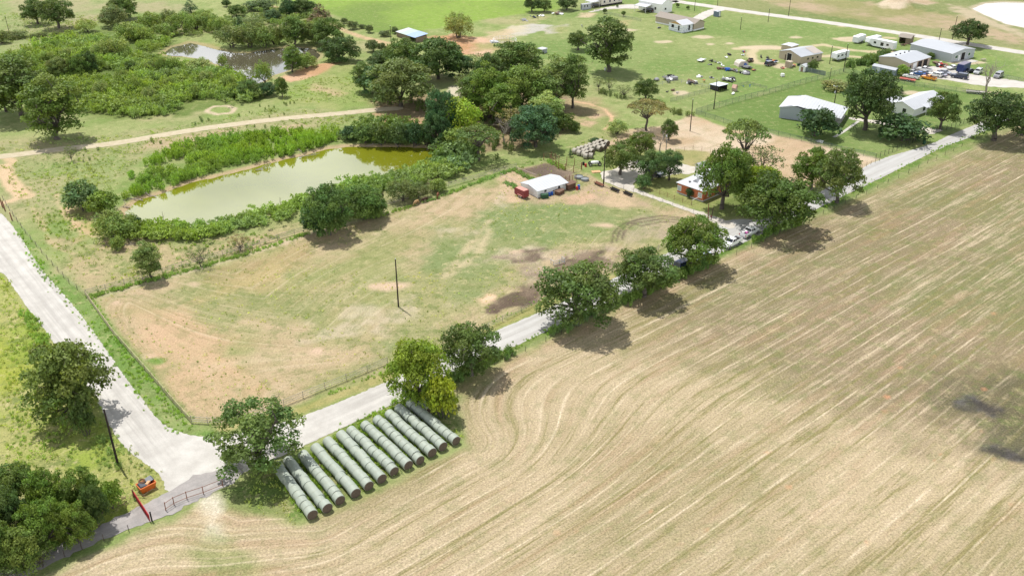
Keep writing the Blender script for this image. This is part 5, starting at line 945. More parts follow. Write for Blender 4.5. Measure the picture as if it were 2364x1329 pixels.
for i, (x, y) in enumerate(((1352,366),(1364,365))): bale(G(x, y), rz + .5, 'loose white bale set in front of the stack by the pens, %s one' % ('left','right')[i], 'white bales stacked by the horse pens', True, 0, .92)

# ------------------------------------------------------------------ fences
CHAIN = NT('chain_link'); CHAIN.b.inputs['Base Color'].default_value = (.20,.25,.21,1); tr = CHAIN.n('ShaderNodeBsdfTransparent'); ms = CHAIN.n('ShaderNodeMixShader'); CHAIN.l(tr.outputs[0], ms.inputs[1]); CHAIN.l(CHAIN.b.outputs[0], ms.inputs[2])
ck = CHAIN.n('ShaderNodeTexChecker'); ck.inputs['Scale'].default_value = 8; CHAIN.l(CHAIN.n('ShaderNodeTexCoord').outputs['Object'], ck.inputs['Vector']); CHAIN.l(CHAIN.math('MULTIPLY_ADD', ck.outputs['Fac'], .22, .16), ms.inputs[0]); CHAIN.l(ms.outputs[0], CHAIN.out.inputs['Surface'])
GREENP = M('green_fence_post', (.06,.10,.08), .6, .2); BLACKP = M('black_fence_steel', (.012,.013,.014), .5, .2); WIRE = M('fence_wire', (.20,.18,.16), .6, .2)
POSTM = {}
def fence(pts, h, sp, label, pm=WOOD, rails=(), rm=None, rr=.035, pr=.06, chain=False, board=None, name='fence', extra=.12):
    P = [G(x, y) for x, y in pts]; root = empty(name, P[0], 0, label, 'fence'); o = P[0]; tot = 0
    key = (round(h+extra, 2), pm.name, pr)
    if key not in POSTM: mb = MB(); mb.tube((0,0,-.2), (0,0,h+extra), pr, pr*.9, 6); POSTM[key] = mb.mesh('post', pm)
    segs = []
    for a, b_ in zip(P, P[1:]): segs.append((a, b_, max(1, round((b_-a).length/sp))))
    while sum(s_[2] for s_ in segs) > 98: segs = [(a, b_, max(1, int(n*.9))) for a, b_, n in segs]
    for i, (a, b_, n) in enumerate(segs):
        for k_ in range(n + (i == len(segs)-1)):
            po = link('post', POSTM[key], root, a + (b_-a)*k_/n - o, random.uniform(0, 3)); po.scale = (1, 1, random.uniform(.95, 1.06)); po.rotation_euler = (random.uniform(-.03,.03), random.uniform(-.03,.03), 0)
    for z in rails:
        mb = MB()
        for a, b_, n in segs: mb.tube(a-o+Vector((0,0,z)), b_-o+Vector((0,0,z)), rr, rr, 5)
        mb.build('wire' if rr < .02 else 'rail', rm or pm, root)
    if chain or board:
        mb = MB()
        for a, b_, n in segs:
            if chain: a2, b2 = a-o, b_-o; mb.add([a2+Vector((0,0,.03)), b2+Vector((0,0,.03)), b2+Vector((0,0,h)), a2+Vector((0,0,h))], [(0,1,2,3)])
            else:
                d = (b_-a); m_ = int(d.length/.28); dn = d.normalized(); nn = Vector((-dn.y, dn.x, 0))*.03
                for k_ in range(m_):
                    q = a-o+d*k_/m_; e = dn*.2; z1 = Vector((0,0,h*random.uniform(.95,1.03))); mb.add([q-nn, q+e-nn, q+e+nn, q+nn, q-nn+z1, q+e-nn+z1, q+e+nn+z1, q+nn+z1], [(0,1,5,4),(1,2,6,5),(2,3,7,6),(3,0,4,7),(4,5,6,7)])
        mb.build('chain_mesh' if chain else 'boards', CHAIN.mat if chain else board, root)
    return root
GREYB = M('grey_weathered_boards', (.33,.33,.33), .9, .3, 3)
fence([(200,681),(330,647),(420,617),(560,578),(718,530),(806,502),(910,470),(1000,442),(1140,402),(1192,388)], 1.25, 4.5, 'long weathered pipe fence between the pond land and the tan pasture', PIPE, (1.22,.75,.4), PIPE, .055, .06)
fence([(198,683),(262,772),(335,855),(400,930),(441,976)], 1.25, 3.2, 'yellowish pipe fence between the left road and the tan pasture', M('yellowed_pipe', (.40,.34,.20), .6, .3), (1.22,.7,.35), M('yellowed_pipe', (.40,.34,.20)), .055, .06)
fence([(443,975),(480,978),(524,978),(610,955),(700,918),(800,878),(895,838)], 1.25, 3.6, 'grey pipe fence along the country road near the road bend', PIPE, (1.22,.75,.35), PIPE, .05, .06)
fence([(1060,792),(1160,742),(1245,699),(1330,660),(1425,623),(1520,578),(1600,534),(1636,503)], 1.25, 4.5, 'wire and pipe fence along the pasture edge by the road oaks', PIPE, (1.2,.7,.35), WIRE, .03, .055)
fence([(1395,420),(1462,446),(1530,466),(1600,494),(1636,503)], 1.3, 3.2, 'thin grey wire fence between the house drive and the pasture', M('grey_steel_post', (.25,.26,.26), .5, .2), (1.25,.85,.45), WIRE, .016, .04)
fence([(8,462),(22,486),(60,540),(110,600),(160,655),(198,683)], 1.2, 4.0, 'wire fence with dark posts beside the left road', WOOD, (1.15,.8,.45), WIRE, .014, .05)
fence([(1487,437),(1505,444),(1540,456),(1556,462),(1596,474)], 1.2, 2.2, 'rusty red pipe fence in front of the brick house', RUST, (1.15,.75,.4), RUST, .03, .05)
fence([(1597,472),(1617,462)], 1.2, 4, 'short pale rail fence at the brick house corner', PIPE, (1.15,), WHITEP, .05, .05)
fence([(1606,264),(1660,248),(1720,231),(1790,213),(1860,192),(1900,182),(1950,168)], 1.8, 3.2, 'long green chain link fence between the lawn and the junk-strewn field', GREENP, (1.8,), GREENP, .03, .04, True)
fence([(1606,264),(1650,277),(1690,291),(1770,308),(1850,327),(1940,349),(2020,366)], 1.5, 3.2, 'green chain link fence between the tilled ground and the lawn', GREENP, (1.5,), GREENP, .03, .04, True)
fence([(2022,366),(2060,352),(2100,336),(2118,322)], 1.5, 2.2, 'black steel fence from the lawn corner to the green bin', BLACKP, (1.45,1.0,.55,.15), BLACKP, .025, .06)
fence([(2150,306),(2185,300),(2215,290),(2258,272)], 1.5, 2.2, 'black steel fence left of the dense dark road oak', BLACKP, (1.45,1.0,.55,.15), BLACKP, .025, .06)
fence([(2326,240),(2364,222),(2400,206)], 1.5, 2.2, 'black steel fence at the right picture edge', BLACKP, (1.45,1.0,.55,.15), BLACKP, .025, .06)
fence([(1950,168),(1990,176),(2064,190),(2110,199),(2180,208),(2260,220)], 1.5, 3.4, 'chain link fence between the lawn and the parked cars', GREENP, (1.5,), GREENP, .025, .04, True)
fence([(2300,178),(2350,188),(2400,198)], 1.4, 3.4, 'chain link fence right of the parked cars', GREENP, (1.4,), GREENP, .025, .04, True)
fence([(1856,165),(1905,175)], 1.6, 2.4, 'grey board fence right of the white garden shed', GREYB, (), None, .03, .05, board=M('slate_boards', (.14,.17,.18), .9, .3, 3))
fence([(1516,200),(1556,190),(1590,195),(1636,205)], 1.2, 2.6, 'grey board fence round the animal pen', GREYB, (1.1,.6), GREYB, .05, .06)
fence([(1548,236),(1590,224),(1640,211)], 1.3, 2.6, 'chain link fence along the front of the animal pen', GREENP, (1.3,), GREENP, .025, .035, True)
fence([(1700,201),(1724,195),(1770,206)], 1.1, 2.6, 'low wire fence behind the pink roofed playhouse', PIPE, (1.05,.6), WIRE, .02, .045, True)
fence([(1374,26),(1400,33),(1440,42),(1480,50)], 1.2, 2.6, 'pale wire fence on the lawn below the white houses', PIPE, (1.15,), PIPE, .03, .045, True)
fence([(1255,370),(1273,365),(1290,376),(1308,383)], 1.9, 2.4, 'tall rusty post pen fence behind the dark dirt lot', RUST, (1.7,1.1,.5), RUST, .03, .09)
fence([(1270,371),(1290,391),(1305,394),(1324,398),(1342,392)], 1.9, 2.4, 'rusty post pen fence beside the grey water troughs', RUST, (1.7,1.1,.5), RUST, .03, .09)
fence([(1308,379),(1326,382),(1343,390)], 1.9, 2.2, 'brown pipe corral panel in front of the white bale stack', RUST, (1.75,1.3,.9,.5), RUST, .03, .08)
fence([(1192,395),(1215,404),(1238,413)], 1.2, 3, 'pale rail fence between the weed row and the dark dirt lot', PIPE, (1.15,), M('pinkish_rail', (.45,.33,.29), .6, .2), .06, .05)
fence([(1156,410),(1180,422),(1203,433)], 1.2, 3, 'pale rail fence left of the white barn', PIPE, (1.15,), M('pinkish_rail', (.45,.33,.29)), .05, .05)
fence([(1306,424),(1330,418)], 1.9, 1.2, 'rusty panel fence behind the brown board pen', RUST, (1.7,1.2,.7), RUST, .03, .08)
fence([(1560,352),(1600,344),(1640,352)], 1.1, 2.6, 'thin wire fence behind the brick house', RUST, (1.05,.6), WIRE, .016, .04)
fence([(1965,404),(2000,385),(2030,372)], 1.1, 2.6, 'sagging wire fence at the tilled ground by the road', WOOD, (1.0,.6), WIRE, .016, .05)
fence([(383,1178),(402,1165),(432,1152),(470,1140),(515,1122)], 1.4, 2.6, 'rusty pipe gate rail beside the grey gravel lane', RUST, (1.35,.35), RUST, .04, .07)
fence([(1165,835),(1260,788),(1330,757),(1420,712)], 1.1, 5, 'wire fence along the hay field below the largest road oak', WOOD, (1.0,.6), WIRE, .014, .05)
fence([(1700,588),(1800,540),(1900,494),(2000,448),(2120,388),(2220,340)], 1.1, 5, 'wire fence along the hay field at the far part of the road', WOOD, (1.0,.6), WIRE, .014, .05)
fence([(150,1285),(190,1268),(240,1248),(298,1226)], 1.1, 4, 'sparse wire fence beside the gravel lane below the red gate', WOOD, (1.0,.6), WIRE, .014, .05)
# ------------------------------------------------------------------ poles
def pole(x, yb, yt, label, r=.16, mat=None, arm=False, light=False, can=False):
    h = top_h(x, yb, yt); root = empty('utility_pole', G(x, yb), random.uniform(0, 3), label, 'pole')
    mb = MB(); mb.tube((0,0,-.4), (0,0,h), r, r*.68, 8); mb.build('post', mat or M('tarred_pole_wood', (.028,.02,.017), .9, .4, 3), root)
    mb = MB(); mb.lathe([(.05,0),(.09,.08),(.05,.2)], 8, cz=h); mb.build('insulator', M('white_ceramic', (.7,.7,.68), .3, .1), root)
    if arm: mb = MB(); mb.box(-.9,.9,-.05,.05,h-.7,h-.58); mb.build('crossarm', WOOD, root)
    if can: mb = MB(); mb.lathe([(.2,0),(.24,.1),(.24,.75),(.1,.85)], 10, cx=.36, cz=h-2.4); mb.build('transformer', M('grey_transformer', (.5,.52,.53), .4, .1), root)
    if light: mb = MB(); mb.tube((0,0,h-.3), (1.1,0,h), .04); mb.lathe([(.12,0),(.22,.12),(.1,.24)], 10, cx=1.15, cz=h-.12); mb.build('lamp', M('lamp_grey', (.55,.57,.58), .4, .1), root)
    return root
for a in ((272,1070,944,'thick black pole beside the road bend at the lower left',.2),(920,708,598,'lone dark pole in the middle of the tan pasture',.17),(1393,430,334,'tall black pole beside the house drive',.17),(1593,303,230,'dark pole standing in the tilled tan ground',.16),(1648,252,184,'dark pole on the lawn in front of the animal pen',.16),(1709,69,40,'short pole on the green lawn nearest the back road bend',.12),(1947,166,102,'tall pole at the corner of the chain link fence',.16),(1915,148,106,'pole left of the motorhome',.14),(1820,38,-6,'dark pole beyond the back road at the top edge',.14),(1773,52,20,'pole beside the back road right of the lawn pole',.12),(2167,97,66,'pole beside the back road behind the largest shop',.13),(2198,92,38,'tall pole left of the single round dark tree',.14),(1915,184,158,'short post on the lawn behind the carport barn',.11),(904,114,60,'dark pole left of the blue-roofed shed',.14),(24,86,38,'leaning pole at the upper left edge',.13),(1603,26,-2,'pole on the lawn at the top edge beside the white barn house',.13),(1656,14,-6,'pole at the top edge beyond the back road',.12),(640,20,-4,'thin pole among trees at the top edge',.11)):
    pole(*a)
pole(1926,240,200,'pole with a grey transformer and lamp between the carport barn and yard oak', .15, light=True, can=True); pole(1537,352,316,'light pole behind the round yard trees', .13, M('grey_steel_post', (.25,.26,.26)), light=True)
pole(1503-0+0,0+24,4,'thin pole behind the white barn house', .09)
for i, (x, yb, yt) in enumerate(((1634,512,470),(1641,508,478))):
    root = empty('gate_post', G(x, yb), 0, ('dark leaning','brown')[i] + ' gate post at the mouth of the house drive', 'post'); mb = MB(); mb.tube((0,0,-.3), ((-.25,.25)[i],0,top_h(x, yb, yt)), .12, .1, 7); mb.build('post_shaft', (RUST, WOOD)[i], root); mb = MB(); mb.box(-.16,.16,-.16,.16,.9,1.2); mb.build('band', REDM, root)

# ------------------------------------------------------------------ vehicles
def gm_wheel(r, w_):
    a, b_ = MB(), MB(); a.lathe([(r*.6,-w_/2),(r,-w_/2+.03),(r,w_/2-.03),(r*.6,w_/2)], 14, axis='y'); b_.lathe([(r*.58,-w_/2-.01),(r*.62,0),(r*.58,w_/2+.01)], 12, axis='y'); return a.mesh('tyre', BLACKR), b_.mesh('rim', CHROME)
TYRE, RIM = gm_wheel(.38, .26)
HEADL = M('headlight_glass', (.7,.7,.68), .1, .05); TAILL = M('tail_light_red', (.45,.015,.015), .2, .1)
def body_mesh(kind):
    m = MB()
    if kind == 'pickup':
        W_ = .98; low = [(-2.9,.45),(2.75,.45),(2.9,.6),(2.88,.95),(2.6,1.1),(1.25,1.18),(1.2,1.2),(-.75,1.2),(-.75,.95),(-2.85,.95)]
        m.prism(low, -W_, W_); m.box(-2.9,-.75,-W_,-W_+.1,.95,1.25); m.box(-2.9,-.75,W_-.1,W_,.95,1.25); m.box(-2.92,-2.82,-W_+.1,W_-.1,.95,1.25)
        cab = [(-.75,1.2),(1.2,1.2),(.45,1.85),(-.6,1.87)]
    elif kind == 'suv':
        W_ = .97; m.prism([(-2.6,.4),(2.5,.4),(2.62,.6),(2.6,.95),(2.3,1.1),(1.1,1.15),(-2.6,1.15),(-2.65,.7)], -W_, W_); cab = [(-2.5,1.15),(1.1,1.15),(.4,1.82),(-2.3,1.86)]
    elif kind == 'van':
        W_ = .98; m.prism([(-2.6,.4),(2.5,.4),(2.6,.7),(2.5,1.0),(1.9,1.2),(-2.55,1.2)], -W_, W_); cab = [(-2.55,1.2),(1.9,1.2),(.9,1.95),(-2.4,1.95)]
    else:
        W_ = .9; m.prism([(-2.35,.38),(2.25,.38),(2.4,.55),(2.35,.8),(1.2,.98),(-1.5,1.02),(-2.3,.98),(-2.4,.65)], -W_, W_); cab = [(-1.6,1.0),(1.2,.97),(.35,1.42),(-.85,1.44)]
    n = len(cab); ins = .16
    vs = [(x, -W_+(.03 if z < 1.3 else ins), z) for x, z in cab] + [(x, W_-(.03 if z < 1.3 else ins), z) for x, z in cab]
    m.add(vs, [tuple(range(n)), tuple(range(2*n-1,n-1,-1))] + [(i,n+i,n+(i+1)%n,(i+1)%n) for i in range(n)])
    g = {}
    def lerp(a, b_, t_): return a + (b_-a)*t_
    (x0,z0),(x1,z1),(x2,z2),(x3,z3) = cab; yl, yh = W_-.03, W_-ins
    def strip(pa, pb, nm, sx):                   # a windscreen between bottom edge pa and top edge pb, proud along x
        q = []
        for t_, s_ in ((.12,-1),(.12,1),(.88,1),(.88,-1)): q.append((lerp(pa[0], pb[0], t_)+sx*.03, s_*(lerp(yl, yh, t_)-.08), lerp(pa[1], pb[1], t_)+.02))
        k_ = MB(); k_.add(q, [(0,1,2,3)]); g[nm] = k_.mesh(nm, GLASS)
    strip((x1,z1),(x2,z2),'windscreen',1); strip((x0,z0),(x3,z3),'rear_window',-1)
    for s_ in (-1, 1):
        k_ = MB(); e = lambda x, z, t_: (x, s_*(lerp(yl, yh, t_)+.02), z)
        xm = lerp(x3, x2, .52); t0, t1 = .14, .86
        for xa, xb in ((lerp(x0,x3,.5)+.1, xm-.05), (xm+.05, 9)):
            a0, a1 = xa + (0), (min(xb, lerp(x1,x2,t0)-.12), min(xb, lerp(x1,x2,t1)-.1)); k_.add([e(a0, lerp(z0,z3,t0), t0), e(a1[0], lerp(z1,z2,t0), t0), e(a1[1], lerp(z1,z2,t1), t1), e(a0+.1, lerp(z0,z3,t1), t1)], [(0,1,2,3)])
        g['side_window' + ('' if s_ < 0 else '_')] = k_.mesh('side_window', GLASS)
    return m.mesh(kind + '_body', PAINT), g, W_, {'pickup': (1.85,-1.75,2.88,-2.92,.38), 'suv': (1.65,-1.6,2.62,-2.65,.38), 'van': (1.65,-1.6,2.58,-2.6,.36), 'sedan': (1.45,-1.4,2.39,-2.4,.33)}[kind]
VEH = {k_: body_mesh(k_) for k_ in ('pickup', 'suv', 'van', 'sedan')}
def vehicle(kind, x, y, hx, hy, col, label, sc=1.0, group=None, cat=None, load=None):
    p, f_ = G(x, y), G(x+hx, y+hy); rz = math.atan2(f_.y-p.y, f_.x-p.x); bm_, g, W_, (wf, wr, xf, xr, wrd) = VEH[kind]
    root = empty({'pickup': 'pickup_truck', 'suv': 'parked_car', 'van': 'van', 'sedan': 'parked_car'}[kind], p + Vector((0,0,.04)), rz, label, cat or {'pickup': 'pickup truck', 'van': 'van'}.get(kind, 'car'), group); root.scale = (sc,)*3
    link('body', bm_, root, color=col)
    for nm, me in g.items(): link('side_window' if nm.startswith('side') else nm, me, root)
    for wx in (wf, wr):
        for s_ in (-1, 1):
            wl = link('tyre', TYRE, root, (wx, s_*(W_-.1), wrd)); wl.name = 'wheel'; wl.scale = (wrd/.38,1,wrd/.38); link('rim', RIM, wl)
    for s_ in (-1, 1):
        mb = MB(); mb.box(xf-.12, xf+.02, s_*(W_-.22)-.16, s_*(W_-.22)+.16, .68, .86); mb.build('headlight', HEADL, root)
        mb = MB(); mb.box(xr-.02, xr+.08, s_*(W_-.12)-.1, s_*(W_-.12)+.1, .72, 1.0); mb.build('tail_light', TAILL, root)
    if kind == 'pickup': mb = MB(); mb.box(-2.8,-.78,-W_+.11,W_-.11,.955,.99); mb.build('bed_floor', DARK, root)
    MB().box(xr-.1, xr+.02, -W_+.1, W_-.1, .42, .58).build('bumper', CHROME, root); MB().box(xf-.02, xf+.08, -W_+.1, W_-.1, .42, .58).build('bumper', CHROME, root)
    return root
WH, BK, NV, SV, GY_ = (.78,.78,.77), (.012,.013,.016), (.012,.02,.06), (.42,.43,.44), (.16,.17,.19)
vehicle('pickup', 1730, 542, 24, -12, WH, 'white pickup at the roadside with its open bed and cooler facing the camera')
vehicle('pickup', 1688, 566, -24, 12, WH, 'white crew pickup facing the oak, nose to tail with the other white pickup')
vehicle('sedan', 1620, 596, -24, 12, (.50,.57,.66), 'pale blue car mostly hidden under the leaning oak'); vehicle('suv', 1578, 616, 24, -12, (.015,.03,.10), 'dark blue car parked under the leaning oak')
for i, (dx, c_) in enumerate(((-1.9, (.55,.16,.40)), (-1.4, (.75,.73,.72)), (-2.35, (.75,.73,.72)))):
    p, f_ = G(1730, 542), G(1754, 530); d = (f_-p).normalized(); mb = MB(); mb.box(-.3,.3,-.22,.22,0,.34); mb.box(-.32,.32,-.24,.24,.34,.42)
    tag(mb.build('cooler', M(('pink_plastic','white_plastic','white_plastic')[i], c_, .5, .1), None, p + d*(dx) + Vector((-d.y, d.x, 0))*(-.35 if i == 0 else .2) + Vector((0,0,1.04)), math.atan2(d.y, d.x)), ('pink cooler lying in the bed of the white pickup','white box in the pickup bed nearest the cab','white box in the pickup bed nearest the tailgate')[i], 'box')
vehicle('pickup', 2102, 181, -24, -4, WH, 'white pickup parked in front beside the orange pickup', .95); vehicle('pickup', 2143, 184, -24, -5, (.72,.27,.02), 'orange pickup in the front of the parking yard', .9); vehicle('sedan', 2121, 174, -24, -4, (.02,.10,.34), 'bright blue car behind the white pickup', .95); vehicle('sedan', 2131, 172, -24, -4, GY_, 'dark grey car right of the bright blue car'); vehicle('pickup', 2133, 165, -24, -4, WH, 'white pickup with grey hood at the back by the tan workshop', .95); vehicle('sedan', 2102, 170, -24, -5, SV, 'silver car between the white pickups')
vehicle('suv', 2158, 177, -24, -5, WH, 'white car just behind the orange pickup', .9); vehicle('sedan', 2170, 176, -24, -6, (.27,.28,.34), 'slate grey car right of the white car behind the orange pickup'); vehicle('sedan', 2180, 171, 24, 6, (.20,.21,.25), 'grey sedan with open hood in the middle of the yard'); vehicle('suv', 2214, 181, -24, -4, NV, 'navy blue wagon alone in the middle of the gravel yard', 1.1)
vehicle('sedan', 2236, 168, -24, 5, BK, 'black car at the back of the navy trailer'); vehicle('suv', 2257, 170, -20, 12, SV, 'silver wagon at the right end of the yard', .95); vehicle('van', 2304, 179, -20, 11, (.19,.19,.21), 'dark grey van apart at the right of the yard'); vehicle('sedan', 2199, 160, -24, 4, WH, 'white car left of the navy box trailer')
vehicle('suv', 1778, 151, 24, -6, (.015,.022,.035), 'shiny black car parked by the tan metal barn', .95); vehicle('suv', 1374, 17, 24, -3, BK, 'dark car under the flat white carport'); vehicle('suv', 1497, 28, -24, -4, BK, 'black car under the porch of the white barn house'); vehicle('suv', 1512, 405, 24, 8, (.03,.045,.07), 'dark car under the round yard trees')
# trailers and campers
def trailer(name, x, y, hx, hy, L_, W_, Ht, z0, mats, label, cat, wheels=(-.2,), nose=0.0, windows=(), kind='box', slope=0.0):
    p, f_ = G(x, y), G(x+hx, y+hy); rz = math.atan2(f_.y-p.y, f_.x-p.x); root = empty(name, p + Vector((0,0,.03)), rz, label, cat); m = MB(); h = L_/2
    if kind == 'flat':
        m.box(-h, h, -W_/2, W_/2, z0, z0+.12); [m.box(-h, h, s_*W_/2-.04, s_*W_/2+.04, z0+.12, z0+.32) for s_ in (-1, 1)]; m.tube((h,0,z0), (h+1.3,0,z0), .06); m.build('bed', mats[0], root)
    else:
        pr = [(-h,z0),(h-nose,z0),(h,z0+nose*.7),(h-nose*.25,z0+Ht-.1),(h-nose*.5-.15,z0+Ht),(-h+.1,z0+Ht),(-h,z0+Ht-.12)]; m.prism(pr, -W_/2, W_/2); m.build('body', mats[0], root)
        mb = MB(); mb.box(-h+.12, h-nose*.5-.2, -W_/2+.06, W_/2-.06, z0+Ht, z0+Ht+.05); mb.build('roof', mats[1], root)
        mb = MB(); mb.tube((h-nose,0,z0), (h+1.1,0,z0), .06); mb.build('hitch', CHROME, root)
    for (a0, a1, b0, b1) in windows:
        for s_ in (-1, 1): mb = MB(); mb.box(a0, a1, s_*(W_/2+.0)-.03, s_*(W_/2)+.03, b0, b1); mb.build('window', GLASS, root)
    for wx in wheels:
        for s_ in (-1, 1): wl = link('wheel', TYRE, root, (wx*L_, s_*(W_/2-.05), .36)); link('rim', RIM, wl)
    if kind != 'flat': mb = MB(); [mb.box(min(w_*L_ for w_ in wheels)-.5, max(w_*L_ for w_ in wheels)+.5, s_*(W_/2+.08)-.12, s_*(W_/2+.08)+.12, .74, .84) for s_ in (-1, 1)]; mb.build('fender', mats[-1], root)
    return root
PINKR = M('sun_faded_red_roof', (.52,.24,.19), .6, .2, 1.2); TRW = M('white_trailer_skin', (.70,.71,.72), .35, .05, 1)
tr_ = trailer('horse_trailer', 1204, 454, -20, -9, 3.7, 1.7, 1.8, .4, (REDM, PINKR), 'faded red horse trailer left of the white barn', 'trailer', (-.02, -.2), .5)
mb = MB(); mb.box(-1.89,-1.85,-.75,.75,.5,2.1); mb.build('rear_door', M('darker_red', (.22,.035,.035), .6, .2), tr_)
trailer('cargo_trailer', 1982, 98, -14, 5, 6.5, 2.4, 2.3, .5, (TRW, TRW), 'plain white cargo trailer left of the campers', 'trailer', (-.02,-.14))
trailer('travel_trailer', 2036, 112, -24, -5, 10.5, 2.5, 2.7, .6, (TRW, TRW), 'long white camper trailer with grey outlined panels', 'camper', (-.1,-.18), 1.6, ((-3.2,-2.2,1.6,2.4),(-1,.3,1.2,2.5),(2.2,3.2,1.6,2.4)))
trailer('travel_trailer', 2014, 103, -16, 4, 7.5, 2.4, 2.5, .6, (TRW, TRW), 'white camper half hidden behind the long camper', 'camper', (-.1,-.18), 1.2, ((-1,.2,1.6,2.3),))
trailer('motorhome', 1938, 138, -24, 6, 8.0, 2.4, 2.6, .5, (TRW, TRW), 'white motorhome with dark windows near the chain link fence', 'motorhome', (.3,-.25), .9, ((2.2,3.2,1.6,2.3),(-.2,1.0,1.7,2.3),(-2,-1.4,1.7,2.3)))
trailer('box_trailer', 2222, 166, 16, -7, 6.2, 2.4, 2.7, .5, (NAVY, M('navy_roof', (.19,.17,.22), .6, .2)), 'navy blue box trailer in the parking yard', 'trailer', (-.05,-.2))
trailer('flatbed_trailer', 2094, 187, -24, -4, 5.5, 2.0, .3, .5, (M('red_trailer_steel', (.42,.12,.09), .6, .25),), 'low red flatbed trailer by the chain link fence', 'trailer', (-.05,-.2), kind='flat')
trailer('flatbed_trailer', 2252, 216, -24, -2, 6, 2.0, .3, .5, (M('grey_deck', (.36,.33,.30), .8, .25),), 'grey flatbed trailer near the bare dead tree', 'trailer', (-.05,-.2), kind='flat')
trailer('utility_trailer', 1619, 142, 12, -5, 3.6, 1.9, .3, .5, (TRW,), 'small white utility trailer at the left of the scattered junk', 'trailer', (-.1,), kind='flat')

# ------------------------------------------------------------------ yard things
def at(name, mb, mat, x, y, label, cat, rz=0, group=None, smooth=False, z=0): return tag(mb.build(name, mat, None, G(x, y) + Vector((0,0,z)), rz, smooth), label, cat, group)
def barrel(x, y, mat, label, z=0, r=.3, h=.88): mb = MB(); mb.lathe([(r*.96,0),(r,.04),(r*.97,h*.3),(r*1.03,h*.34),(r*.97,h*.38),(r*.97,h*.63),(r*1.03,h*.67),(r*.97,h*.71),(r,h-.03),(r*.94,h)], 12); return at('barrel', mb, mat, x, y, label, 'barrel', z=z)
barrel(1336,436, BLUEP, 'tall blue barrel right of the brown board pen', r=.36, h=1.1); barrel(1332,438, REDP_, 'dark red barrel half behind the tall blue barrel'); barrel(1347,381, DARK, 'black barrel beside the white bale stack'); barrel(1352,385, REDP_, 'red barrel beside the white bale stack'); barrel(1397,163, WHITEP, 'white barrel at the foot of the big lone tree'); barrel(1409,163, REDP_, 'red barrel at the foot of the big lone tree'); barrel(1268,452, BLUEP, 'blue barrel against the white barn, left one'); barrel(1274,450, BLUEP, 'blue barrel against the white barn, middle one'); barrel(1280,448, WHITEP, 'white barrel against the white barn, right of the blue ones')
mb = MB(); mb.box(-.9,.9,-.5,.5,.1,1.0); mb.box(-.95,.95,-.55,.55,1.0,1.08); mb.tube((-.6,-.5,.1),(-.6,-.5,0),.06); mb.tube((.6,-.5,.1),(.6,-.5,0),.06); mb.tube((.6,.5,.1),(.6,.5,0),.06); mb.tube((-.6,.5,.1),(-.6,.5,0),.06); at('feed_bin', mb, DGREEN, 1257, 457, 'dark green feed bin against the white barn', 'bin', .3)
root = empty('wheeled_bin', G(2133,333), .5, 'green wheeled bin beside the road at the lawn corner', 'bin'); mb = MB(); mb.prism([(-.3,.08),(.28,.08),(.36,1.0),(-.36,1.0)], -.3, .3); mb.build('body', DGREEN, root); mb = MB(); mb.box(-.4,.4,-.34,.34,1.0,1.08); mb.build('lid', DGREEN, root); [link('wheel', TYRE, root, (-.28, s_*.3, .12)) for s_ in (-1, 1)]
for ch in root.children:
    if ch.name.startswith('wheel'): ch.scale = (.3,.3,.3)
def trough(x, y, hx, hy, label, mat=DARK):
    p, f_ = G(x, y), G(x+hx, y+hy); root = empty('feed_trough', p, math.atan2(f_.y-p.y, f_.x-p.x), label, 'trough', 'feed troughs along the drive fence'); mb = MB(); a = [(-.45,.7),(-.3,.35),(.3,.35),(.45,.7),(.36,.7),(.24,.42),(-.24,.42),(-.36,.7)]
    mb.add([(sx*1.5, y_, z_) for sx in (-1, 1) for y_, z_ in a], [(i, 8+i, 8+(i+1)%8, (i+1)%8) for i in range(8)] + [tuple(range(8)), tuple(range(15,7,-1))]); mb.build('tray', mat, root); [MB().box(sx*1.2-.05, sx*1.2+.05, -.35, .35, 0, .36).build('leg', CHROME, root) for sx in (-1, 1)]
trough(1419,441,20,9,'left of two dark feed troughs beside the house drive fence'); trough(1449,450,20,9,'right of two dark feed troughs beside the house drive fence'); trough(1382,428,20,9,'rusty feed trough at the foot of the tall black pole', RUST)
for x, y, r, s_ in ((1350,416,1.1,'round grey water trough by the pens, front one'),(1336,411,1.2,'round grey water trough by the pens, rear one')): mb = MB(); mb.lathe([(r,0),(r,.6),(r-.06,.62),(r-.06,.45),(.05,.44)], 18); at('water_trough', mb, M('galvanised_trough', (.20,.215,.22), .5, .3, 2), x, y, s_, 'trough')
mb = MB(); [mb.box(-1.2,1.2,-.7+i*.24,-.48+i*.24,.1,.15) for i in range(6)]; [mb.box(sx-.06,sx+.06,-.7,.7,.0,.1) for sx in (-1,0,1)]; at('pallet', mb, M('raw_orange_board', (.58,.33,.17), .8, .2), 1376, 397, 'orange tan board pallet lying by the yard pole', 'pallet', .2)
root = empty('tank_trailer', G(1373,382), .1, 'small white tank trailer with big wheels beside the bales', 'trailer'); MB().lathe([(.1,-1.1),(.45,-1.0),(.5,0),(.45,1.0),(.1,1.1)], 14, axis='x', cz=.85).build('tank', WHITEP, root, smooth=True); MB().box(-1.2,2.0,-.1,.1,.3,.42).build('frame', RUST, root)
for sx, sy in ((-1.3,-.6),(-1.3,.6),(1.3,-.6),(1.3,.6)): wl = link('wheel', TYRE, root, (sx, sy, .5)); wl.scale = (1.3,1,1.3); link('rim', RIM, wl)
